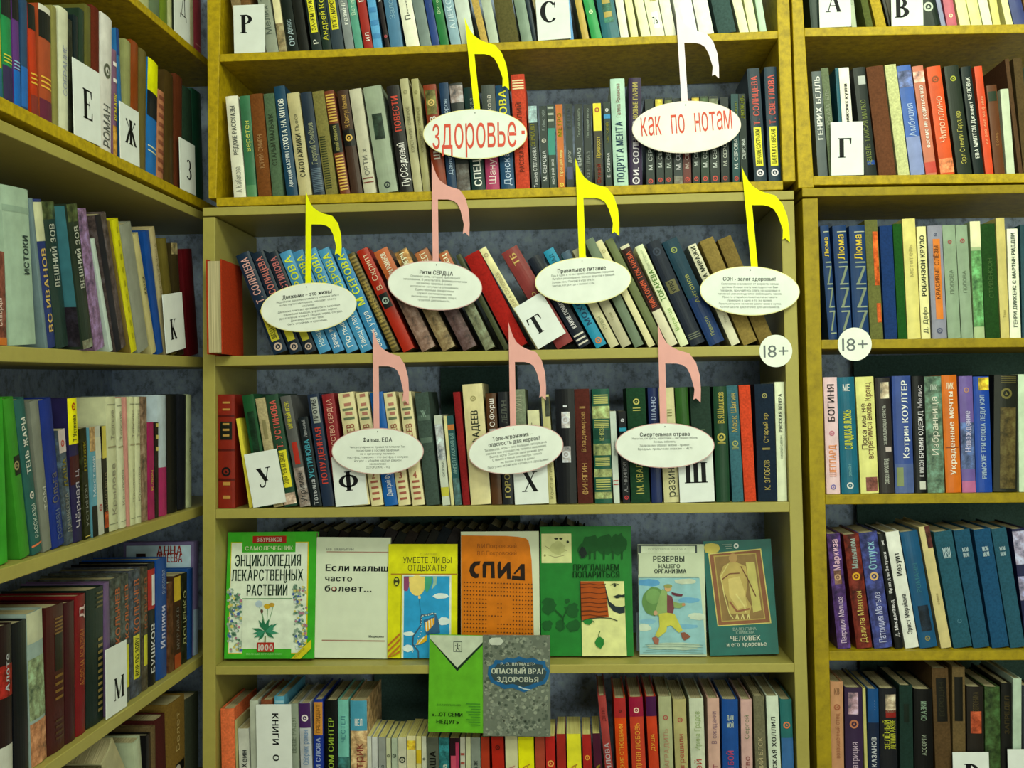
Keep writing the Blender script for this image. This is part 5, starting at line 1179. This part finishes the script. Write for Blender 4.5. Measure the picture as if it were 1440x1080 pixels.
f.P([(790, 420), (880, 400), (920, 520), (940, 640), (870, 660), (800, 560)], '#c0b468', name='relief_drapery'); f.L([(735, 430), (800, 380), (880, 375)], 10, '#7c5438', 'relief_line'); f.L([(850, 540), (920, 640), (930, 690)], 10, '#c8c478', 'relief_line'); f.L([(890, 320), (950, 430), (1010, 560)], 8, '#785038', 'relief_line'); f.L([(790, 300), (730, 400), (760, 560), (800, 700), (830, 740)], 8, '#c0bc70', 'relief_line'); f.L([(800, 600), (860, 680), (960, 660)], 14, '#946444', 'relief_line')
for x in (860, 905, 950): f.L([(x-10, 740), (x, 700), (x+12, 745)], 9, '#c8c478', 'relief_line')
f.T(828, 835, 1015, 24, 'ВАЛЕНТИНА', '#98b098', 0); f.T(852, 862, 1000, 22, 'КЛИМОВА', '#98b098', 0); f.T(808, 916, 1048, 38, 'ЧЕЛОВЕК', '#d4dcc0'); f.T(778, 962, 1096, 34, 'и его здоровье', '#d4dcc0')
f.R(738, 142, 818, 148, '#90a890'); f.R(762, 158, 820, 164, '#90a890'); f.R(770, 174, 822, 180, '#90a890'); f.E(852, 157, 20, 22, '#c0ccb8', name='round_emblem'); f.E(852, 157, 8, 9, '#3c6c60')
# H, I: two booklets stood on the pocket books in front of the shelf edge
zp = PZ(BC, 690, 1036)
f = Face(BC, (601, 893), (680.5, 893), (602, 1029), (678.5, 1031), -.010, -.0035, 'light green booklet with a pale triangle and tiny running figure, before shelf edge', 'book', 'booklets standing before the shelf edge', rest=None)
f.volume(.0035, '#62b428'); f.crop(600, 880, 5.4)
f.P([(5, 70), (425, 70), (425, 145), (232, 345), (5, 95)], '#1c3c20', name='dark_chevron'); f.P([(15, 70), (425, 70), (425, 125), (232, 318), (20, 92)], '#b4c4a0', name='pale_triangle')
f.R(202, 118, 270, 198, '#5c6c58'); f.R(208, 124, 264, 192, '#b0c09c'); f.L([(235, 140), (236, 165), (222, 190)], 5, '#283428'); f.L([(236, 165), (250, 190)], 5, '#283428'); f.L([(216, 148), (235, 155), (255, 146)], 5, '#283428'); f.E(235, 136, 5, 5, '#283428')
f.T(78, 605, 258, 14, 'В.А.МИЛЛИОНОВ', '#3c7c24', 0); f.T(42, 684, 272, 30, '«...ОТ СЕМИ', '#1c4018'); f.T(75, 740, 245, 30, 'НЕДУГ»', '#1c4018')
for k in range(9): f.R(300+(k % 3)*18, 590+k*20, 408, 594+k*20, '#409028')
f2 = Face(BC, (679.5, 894.5), (774, 892.5), (679.5, 1035), (774, 1036), -.011, -.0045, 'grey mottled booklet with white title in a blue cloud, before shelf edge', 'book', 'booklets standing before the shelf edge', rest=None)
f = f2; f.volume(.0045, '#74806a', 'mottle'); f.crop(600, 880, 5.4)
f.R(426, 80, 934, 836, '#6c7862'); f.dots([(rn.uniform(430, 930), rn.uniform(85, 830), rn.uniform(5, 22)) for _ in range(230)], '#7c8870', 'grey_mottle', 7); f.dots([(rn.uniform(430, 930), rn.uniform(85, 830), rn.uniform(4, 16)) for _ in range(170)], '#8c987c', 'grey_mottle', 7); f.dots([(rn.uniform(430, 930), rn.uniform(85, 830), rn.uniform(4, 16)) for _ in range(150)], '#566450', 'grey_mottle', 7)
f.P([(468, 115), (490, 92), (560, 88), (586, 118), (560, 145), (492, 145)], '#b4c0a4', name='paper_tag')
pts = [(463, 370), (470, 310), (505, 290), (520, 258), (580, 262), (610, 240), (660, 250), (700, 232), (760, 250), (810, 240), (850, 262), (900, 270), (905, 305), (935, 340), (925, 390), (900, 440), (850, 455), (800, 480), (740, 505), (700, 490), (650, 470), (590, 480), (545, 455), (490, 430)]
f.P(pts, '#24648c', name='blue_cloud'); f.P([(700+(x-700)*.9, 362+(y-362)*.72) for x, y in pts], '#3c504c', name='grey_cloud')
f.T(562, 302, 822, 24, 'Р. Э. ШУМАХЕР', '#c0ccb0'); f.T(492, 362, 900, 40, 'ОПАСНЫЙ ВРАГ', '#d0dcbc'); f.T(533, 424, 848, 38, 'ЗДОРОВЬЯ', '#d0dcbc'); f.L([(700, 460), (740, 478), (790, 486)], 8, '#b0c4b8')
# pale slip behind the blue booklet
f = Face(BC, (893, 746), (907, 746.5), (893, 800), (907, 800), .10, .10, 'small pale paper slip sticking up behind the pale blue booklet', 'slip', name='paper_slip', rest=zsh('E', 900))
V, Fc = box(0, f.W, 0, .001, 0, f.H); mesh_obj('slip', V, Fc, mat('#9cb0b4', 'paper'), f.root)
# dark books leaning behind the display row
def back_row():
    s = sh['E']; x = float(BC.un(322, 900, .13)[0]); xe = float(BC.un(742, 900, .13)[0]); i = 0; first = None
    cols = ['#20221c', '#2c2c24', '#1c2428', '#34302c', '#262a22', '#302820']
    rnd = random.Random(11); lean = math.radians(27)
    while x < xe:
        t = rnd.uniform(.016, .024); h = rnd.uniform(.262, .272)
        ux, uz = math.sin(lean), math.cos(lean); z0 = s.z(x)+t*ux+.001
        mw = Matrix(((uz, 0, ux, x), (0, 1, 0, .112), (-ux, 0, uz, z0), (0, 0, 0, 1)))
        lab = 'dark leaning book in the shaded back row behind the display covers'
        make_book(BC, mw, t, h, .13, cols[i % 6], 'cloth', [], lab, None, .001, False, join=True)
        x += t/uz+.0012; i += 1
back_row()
def joined():
    me = bpy.data.meshes.new('small_books'); me.from_pydata(JOIN['v'], [], JOIN['f'])
    for m in JOIN['mats']: me.materials.append(m)
    me.polygons.foreach_set('material_index', JOIN['mi']); me.update()
    o = bpy.data.objects.new('small_books', me); C.objects.link(o)
    o['label'] = 'thin, cropped and shaded books filling the gaps between the larger books'; o['category'] = 'books'; o['kind'] = 'stuff'
joined()
# book showing its fore-edge at the left end of the leaning row
def fore_edge():
    z = sh['C'].z(-.67)+.0016; x0 = float(BC.un(287.5, 500, -.055)[0]); x0 = max(x0, edge(BC, CL_i, 1.62)+.003); h = .178; t = .030
    root = empty('book', Matrix.Translation((x0, -.055, z)), 'orange-red book turned with its cream fore-edge outward, left end of the leaning row', 'book', 'books on the leaning row of third shelf')
    V, Fc = book_mesh(t, h, .125, .002, .0024, 0); V = [(x, .125-y, zz) for x, y, zz in V]; Fc = [f_[::-1] for f_ in Fc]
    mesh_obj('cover', V, Fc, mat('#a83818', 'cloth'), root); V, Fc = box(.0024, t-.0024, .003, .12, .003, h-.003); mesh_obj('page_block', V, Fc, M_PAGES, root)
fore_edge()
# ------------------------------------------------------------------ letter cards
def card(bay, crop, TL, TR, BL, BR, ch, letter, label, key, b=.004, blank=False, col='#ccd8c4'):
    ox, oy, sc = crop; g = lambda p: (p[0]/sc+ox, p[1]/sc+oy)
    a = float(bay.un(*g(BL), b)[0]); a2 = float(bay.un(*g(BR), b)[0]); rest = max(sh[key].z(a), sh[key].z(a2))
    f = Face(bay, g(TL), g(TR), g(BL), g(BR), b, b, label, 'card', 'white letter cards between the books', name='letter_card', rest=rest)
    f.crop(ox, oy, sc); V, Fc = box(0, f.W, 0, .0014, 0, f.H); f.par = mesh_obj('card_sheet', V, Fc, mat(col, 'paper'), f.root)
    if ch: f.letter(letter[0], letter[1], letter[2], ch)
    return f
c1 = (290, 0, K); c2 = (690, 0, 3.2727)
card(BC, c1, (105, 25), (248, 12), (135, 252), (290, 245), 'Р', (192, 115, 88), 'white card with black P-shaped letter at left end of the top centre shelf', 'A')
card(BC, c2, (190, -25), (345, -25), (218, 184), (367, 172), 'С', (262, 55, 96), 'white card with black letter C in the middle of the top centre shelf', 'A')
card(BC, (690, 280, 3.2), (100, 505), (222, 432), (215, 687), (340, 612), 'Т', (207, 565, 96), 'tilted white card with black letter T before the leaning books', 'C', b=-.002)
card(BC, (280, 500, K), (228, 475), (380, 445), (262, 733), (425, 703), 'У', (314, 588, 96), 'white card with black letter like a Y leaning at left of the fourth shelf', 'D')
card(BC, (280, 500, K), (627, 497), (775, 487), (660, 737), (820, 722), 'Ф', (720, 605, 94), 'white card with black circle-and-bar letter, half covered by an oval sign', 'D')
card(BC, (690, 500, 3.2), (92, 455), (245, 450), (110, 680), (262, 673), 'Х', (177, 567, 90), 'white card with black letter X under the middle oval sign', 'D')
card(BC, (690, 500, 3.2), (838, 443), (992, 438), (853, 667), (1010, 661), 'Ш', (925, 527, 92), 'white card with black three-pronged comb letter under the right-hand oval sign', 'D')
r1 = (1110, 0, 3.857)
card(BR, r1, (148, -75), (318, -80), (165, 149), (338, 142), 'А', (240, 16, 98), 'white card with black letter A on the top right-hand shelf', 'RA')
card(BR, r1, (518, -80), (692, -85), (555, 140), (725, 134), 'В', (610, 42, 106), 'white card with heavy letter B on the top right-hand shelf', 'RA')
card(BR, r1, (205, 663), (383, 663), (228, 954), (402, 950), 'Г', (300, 802, 106), 'white card with black gallows-shaped letter on the second right-hand shelf', 'RB')
r6 = (1110, 880, 4.364)
card(BR, r6, (1010, 782), (1232, 787), (1012, 1146), (1234, 1146), 'В', (1125, 915, 135), 'white card showing the top of a letter B, bottom of right-hand bookcase', 'RF')
card(BR, r6, (1350, 765), (1560, 765), (1350, 1146), (1560, 1146), None, None, 'blank white card at the far bottom right corner', 'RF')
l1 = (0, 0, 3.6)
card(BL, (180, 0, 12), (785, -330), (1040, -110), (785, 490), (1050, 745), 'Д', (930, 140, 330), 'white card with black letter like a delta on the top left-hand shelf', 'LA', b=.004)
card(BL, l1, (378, 283), (515, 355), (378, 662), (510, 724), 'Е', (443, 530, 148), 'white card with black letter E on the second left-hand shelf', 'LB')
card(BL, l1, (608, 525), (706, 580), (612, 812), (705, 857), 'Ж', (662, 672, 122), 'white card with star-like six-armed black letter, second left-hand shelf', 'LB')
card(BL, l1, (918, 712), (996, 752), (915, 967), (990, 1001), 'З', (957, 860, 98), 'white card with black letter like a numeral three, near the corner, upper left', 'LB')
card(BL, (0, 240, 3.6), (803, 645), (900, 625), (845, 937), (943, 907), 'К', (878, 802, 104), 'white card with black letter K tilted on the third left-hand shelf', 'LC')
card(BL, (0, 780, 3.6), (537, 515), (640, 450), (540, 862), (645, 790), 'М', (603, 672, 112), 'white card with black letter M on the fifth left-hand shelf', 'LE')
f = card(BC, (280, 920, K), (268, 252), (430, 245), (285, 843), (462, 843), None, None, 'tall white card with vertical black word at left of bottom centre shelf', 'F', b=.004)
V, Fc, wd = layout('КНИГИ   О', 1)
x, z = f.q(352, 285); _, z2 = f.q(352, 515); x2, _ = f.q(382, 285); hh = (x2-x)*1.0
mesh_obj('printed_letter', [(x+p[1]*hh/.73, -.0004, z+p[0]*(z2-z)/wd) for p in V], Fc, mat('#2c3430', 'ink'), f.par)
# ------------------------------------------------------------------ hanging note signs
TEMP = [(0, 0), (3, 10), (7, 20), (12, 28), (20, 34), (29, 38), (43, 42), (52, 54), (57, 72), (58, 92), (57, 110), (51, 104), (47, 106), (49, 92), (44, 72), (39, 62), (33, 58), (25, 56), (9, 56)]
def sign(top, bot, scl, col, oval, tilt, red, lines, label, b=-.0045, ring_col=None):
    L = (bot[1]-top[1]); k = (bot[0]-top[0])/L
    sx, sy = scl; pts = [(top[0]+x*sx+k*y*sy, top[1]+y*sy) for x, y in TEMP]+[(bot[0]+9*sx, bot[1]+6), (bot[0]-.5, bot[1]+6)]
    cx, cy, rx, ry = oval
    o0 = BC.un(top[0], top[1], b)
    mw = Matrix.Translation((float(o0[0]), b, float(o0[2])))
    root = empty('hanging_sign', mw, label, 'sign', 'note-shaped signs with oval cards')
    def g(x, y, bb=b): p = BC.un(x, y, bb); return float(p[0]-o0[0]), float(p[2]-o0[2])
    poly_prism('note_cutout', [g(*p) for p in pts], .0004, mat(col, 'paper'), root, 0)
    bo = -.0125; y0 = bo-b
    t = math.radians(tilt); ca, sa = math.cos(t), math.sin(t)
    def ov(fx, fy, grow=0): a, c = rx*fx*(1+grow/rx), -ry*fy*(1+grow/ry); return (cx+a*ca+c*sa, cy-a*sa+c*ca)
    def outline(grow): return [g(*ov(math.cos(i*math.tau/56), math.sin(i*math.tau/56), grow), bo) for i in range(56)]
    poly_prism('backing_card', outline(.7), .0004, mat(ring_col or ('#dcdc90' if col == YE else '#c8a898'), 'paper'), root, y0+.0005)
    oc = poly_prism('oval_card', outline(-.4), .0004, mat('#d0dcc4', 'paper'), root, y0)
    ax, az = g(*ov(0, 0), bo); px = g(cx+1, cy, bo)[0]-g(cx, cy, bo)[0]
    V_ = []; F_ = []
    def put(txt, ccx, ccy, w_, cap, bold, nm, ink):
        V, Fc, wd = layout(txt, bold); X = (V[:, 0]/wd-.5)*w_+ccx; Z = V[:, 1]/.73*cap-ccy-cap/2
        mesh_obj(nm, [(ax+(x*ca-z*sa)*px, y0-.0003, az+(x*sa+z*ca)*px) for x, z in zip(X, Z)], Fc, mat(ink, 'ink'), oc)
    for (txt, xx, yy, ww, cap, bold) in lines: put(txt, xx, yy, ww, cap, bold, 'sign_title' if bold or red else 'sign_text', '#d05840' if red else ('#303c34' if bold else '#4c5a4e'))
    V, Fc = box(-.0006, .0006, y0-.0008, .0, -.0012, .0012); hx, hz = g(*ov(0, .86), bo)
    mesh_obj('pin', [(x+hx, y, z+hz) for x, y, z in V], Fc, mat('#384038', 'gloss'), root)
YE, PK = '#e2ea10', '#d4a290'
def body(ls, y0, dy, cap=2.9): return [(s_, xx, y0+i*dy, w_, cap, 0) for i, (s_, w_, xx) in enumerate(ls)]
sign((653, 24), (668, 155), (.9, .93), YE, (668, 188.5, 72.5, 34.5), 0, 1, [('здоровье', -1, -4, 118, 47, 0), ('-', 67.5, -8, 4.5, 40, 0)], 'yellow note sign with large red word, left of the two red-lettered ovals', ring_col='#d8d890')
sign((950, 8), (959, 140), (.95, .93), '#e4d0c8', (965.5, 178.5, 76, 36), 3, 1, [('как  по  нотам', 0, -10, 128, 36, 0)], 'pale pink note sign with three red words across its oval', ring_col='#d8d4b8')
sign((430, 268), (430, 398), (.87, .85), YE, (434, 432, 67, 33.5), 6, 0, [('Движение – это жизнь!', 0, -18, 70, 5.4, 1)]+body([('Недостаток движения отнимает у человека силы и', 88, 0), ('волю, портит настроение, нарушает осанку', 80, 0), ('и здоровье', 17, 0), ('Движение помогает организму быть здоровым', 88, 0), ('развивает мышцы, укрепляет нервы,', 76, 2), ('дыхательный аппарат, сердце, нервы, сосуды.', 89, 2), ('Движение помогает тебе', 46, -4), ('быть стройным и красивым.', 56, -4)], -12, 4.6), 'yellow note sign with tilted oval before the light blue leaning books')
sign((607, 226), (609, 368), (.9, .97), PK, (611.5, 401.5, 66, 34), -4.5, 0, [('Ритм СЕРДЦА', 1, -18, 47, 6, 1)]+body([('Основная цель, которую преследуют', 70, 0), ('закаливание. В результате, формируются мои', 90, 0), ('организму здоровья, слабо', 50, -1), ('которая не уступает в отношениях.', 68, 0), ('Единственным лекарством', 54, 0), ('служит систематические', 49, 0), ('физические упражнения, спорт,', 64, 0), ('трудовая деятельность.', 46, 0)], -12, 4.7), 'pink note sign with downward-tilted oval before the stone-patterned leaning books')
sign((809, 222), (815, 362), (1, 1), YE, (820, 394.5, 67, 32), 3, 0, [('Правильное питание', -1, -16, 68, 6, 1)]+body([('Ешь в одно и то же время, небольшими порциями', 88, 0), ('Питайся разнообразно, больше фруктов и овощей.', 88, 1), ('Хочешь есть? Поиграй в игру "На 5"', 60, -14), ('Завтрак, когда и где и сколько я ем.', 60, -14)], -10, 4.8), 'yellow note sign whose oval is half blank, right of the tilted letter card')
sign((1043, 234), (1057, 372), (1, .97), YE, (1054.5, 409, 69.5, 34), -1.5, 0, [('СОН - залог здоровья!', -1, -17, 74, 5.4, 1)]+body([('Количество сна зависит от возраста, малыш', 80, 0), ('должны больше спать чем подростки. Вам', 78, 0), ('говорили, приучайтесь спать на здоровье и', 84, 0), ('гигиеной рекомендуется соблюдать часов.', 90, 0), ('Просто старайся ложиться и вставать', 77, 0), ('примерно в одно и то же время.', 62, 0), ('Ложиться нужно не менее шести часов в сутки.', 88, 0), ('Хотя и школа достаточно для школьников.', 84, 0)], -10, 4.7), 'yellow note sign just above the centre 18+ sticker, rightmost of all signs')
sign((524, 459), (526, 602), (.86, 1), PK, (531, 634.5, 64, 32), 0, 0, [('Фальш. ЕДА', 0, -16, 41, 5.6, 1)]+body([('Чипсы сухарики не лучшие по питанию! Так', 78, 0), ('посмотрим в составе здоровый', 60, 0), ('но и организму полезно.', 49, 0), ('Фаст-фуд, газировка – это фастфуд и желудок', 86, 0), ('йогурт – уберём частый рацион', 66, 0), ('на сосисках', 23, 0), ('ОСТОРОЖНО - ЯД', 33, 0)], -6, 4.7), 'pink note sign with level oval partly covering a white letter card, fourth shelf left')
sign((715, 453), (718, 598), (.88, 1), PK, (725.5, 632, 66.5, 33.5), 7.5, 0, [('Теле-игромания –', -2, -19, 57, 6, 1), ('опасность для нервов!', -1, -11.5, 73, 6, 1)]+body([('Телевизор, игры – это большая нагрузка на', 88, 0), ('разум и тем страдают не только глаза ваших', 86, 0), ('Выход есть! Смотри свой режим дня!', 76, 0), ('С мамой и папой или смотря только', 70, 0), ('не более 1 часа в день!', 48, 0), ('Прогулка играй или катайся с друзьями!', 86, 0)], -4.5, 4.9, 3.2), 'pink note sign with steeply tilted oval and two-line heading, middle of fourth shelf')
sign((925, 454), (929, 596), (1, 1.02), PK, (935, 626.5, 69, 31), 0, 0, [('Смертельная отрава', 0, -16, 70, 5.6, 1)]+body([('Никотин, сигареты, наркотики – частичная гибель', 92, 0), ('Хочешь заболеть?', 32, 0), ('Здоровому образу жизни - привет!', 71, 0), ('Вредным привычкам скажем – НЕТ!', 76, 0)], -10.5, 5.0, 3.1), 'pink note sign with four short lines on its oval, right side of fourth shelf')
# round 18+ stickers
def sticker(bay, cx, cy, r, label):
    b = -.0016; o = bay.un(cx, cy, b); root = empty('age_sticker', bay.M @ Matrix.Translation(Vector([float(v) for v in o])), label, 'sticker', 'round 18+ stickers')
    rr = r/F_PX*2.0
    dc = poly_prism('disc', [(rr*math.cos(i*math.tau/40), rr*math.sin(i*math.tau/40)) for i in range(40)], .0009, mat('#d4e0c4', 'paper'), root, 0)
    V, Fc, wd = layout('18+', 0); sx = rr*1.5/wd; hh = rr*.8
    mesh_obj('printed_number', [((p[0]-wd/2)*sx, -.0003, p[1]/.73*hh-hh/2) for p in V], Fc, mat('#6c766e', 'ink'), dc)
sticker(BC, 1091, 493.5, 22.5, 'round white 18+ sticker on the right end of the centre shelf edge')
sticker(BR, 1202, 484, 23, 'round white 18+ sticker on the right-hand bookcase shelf edge')
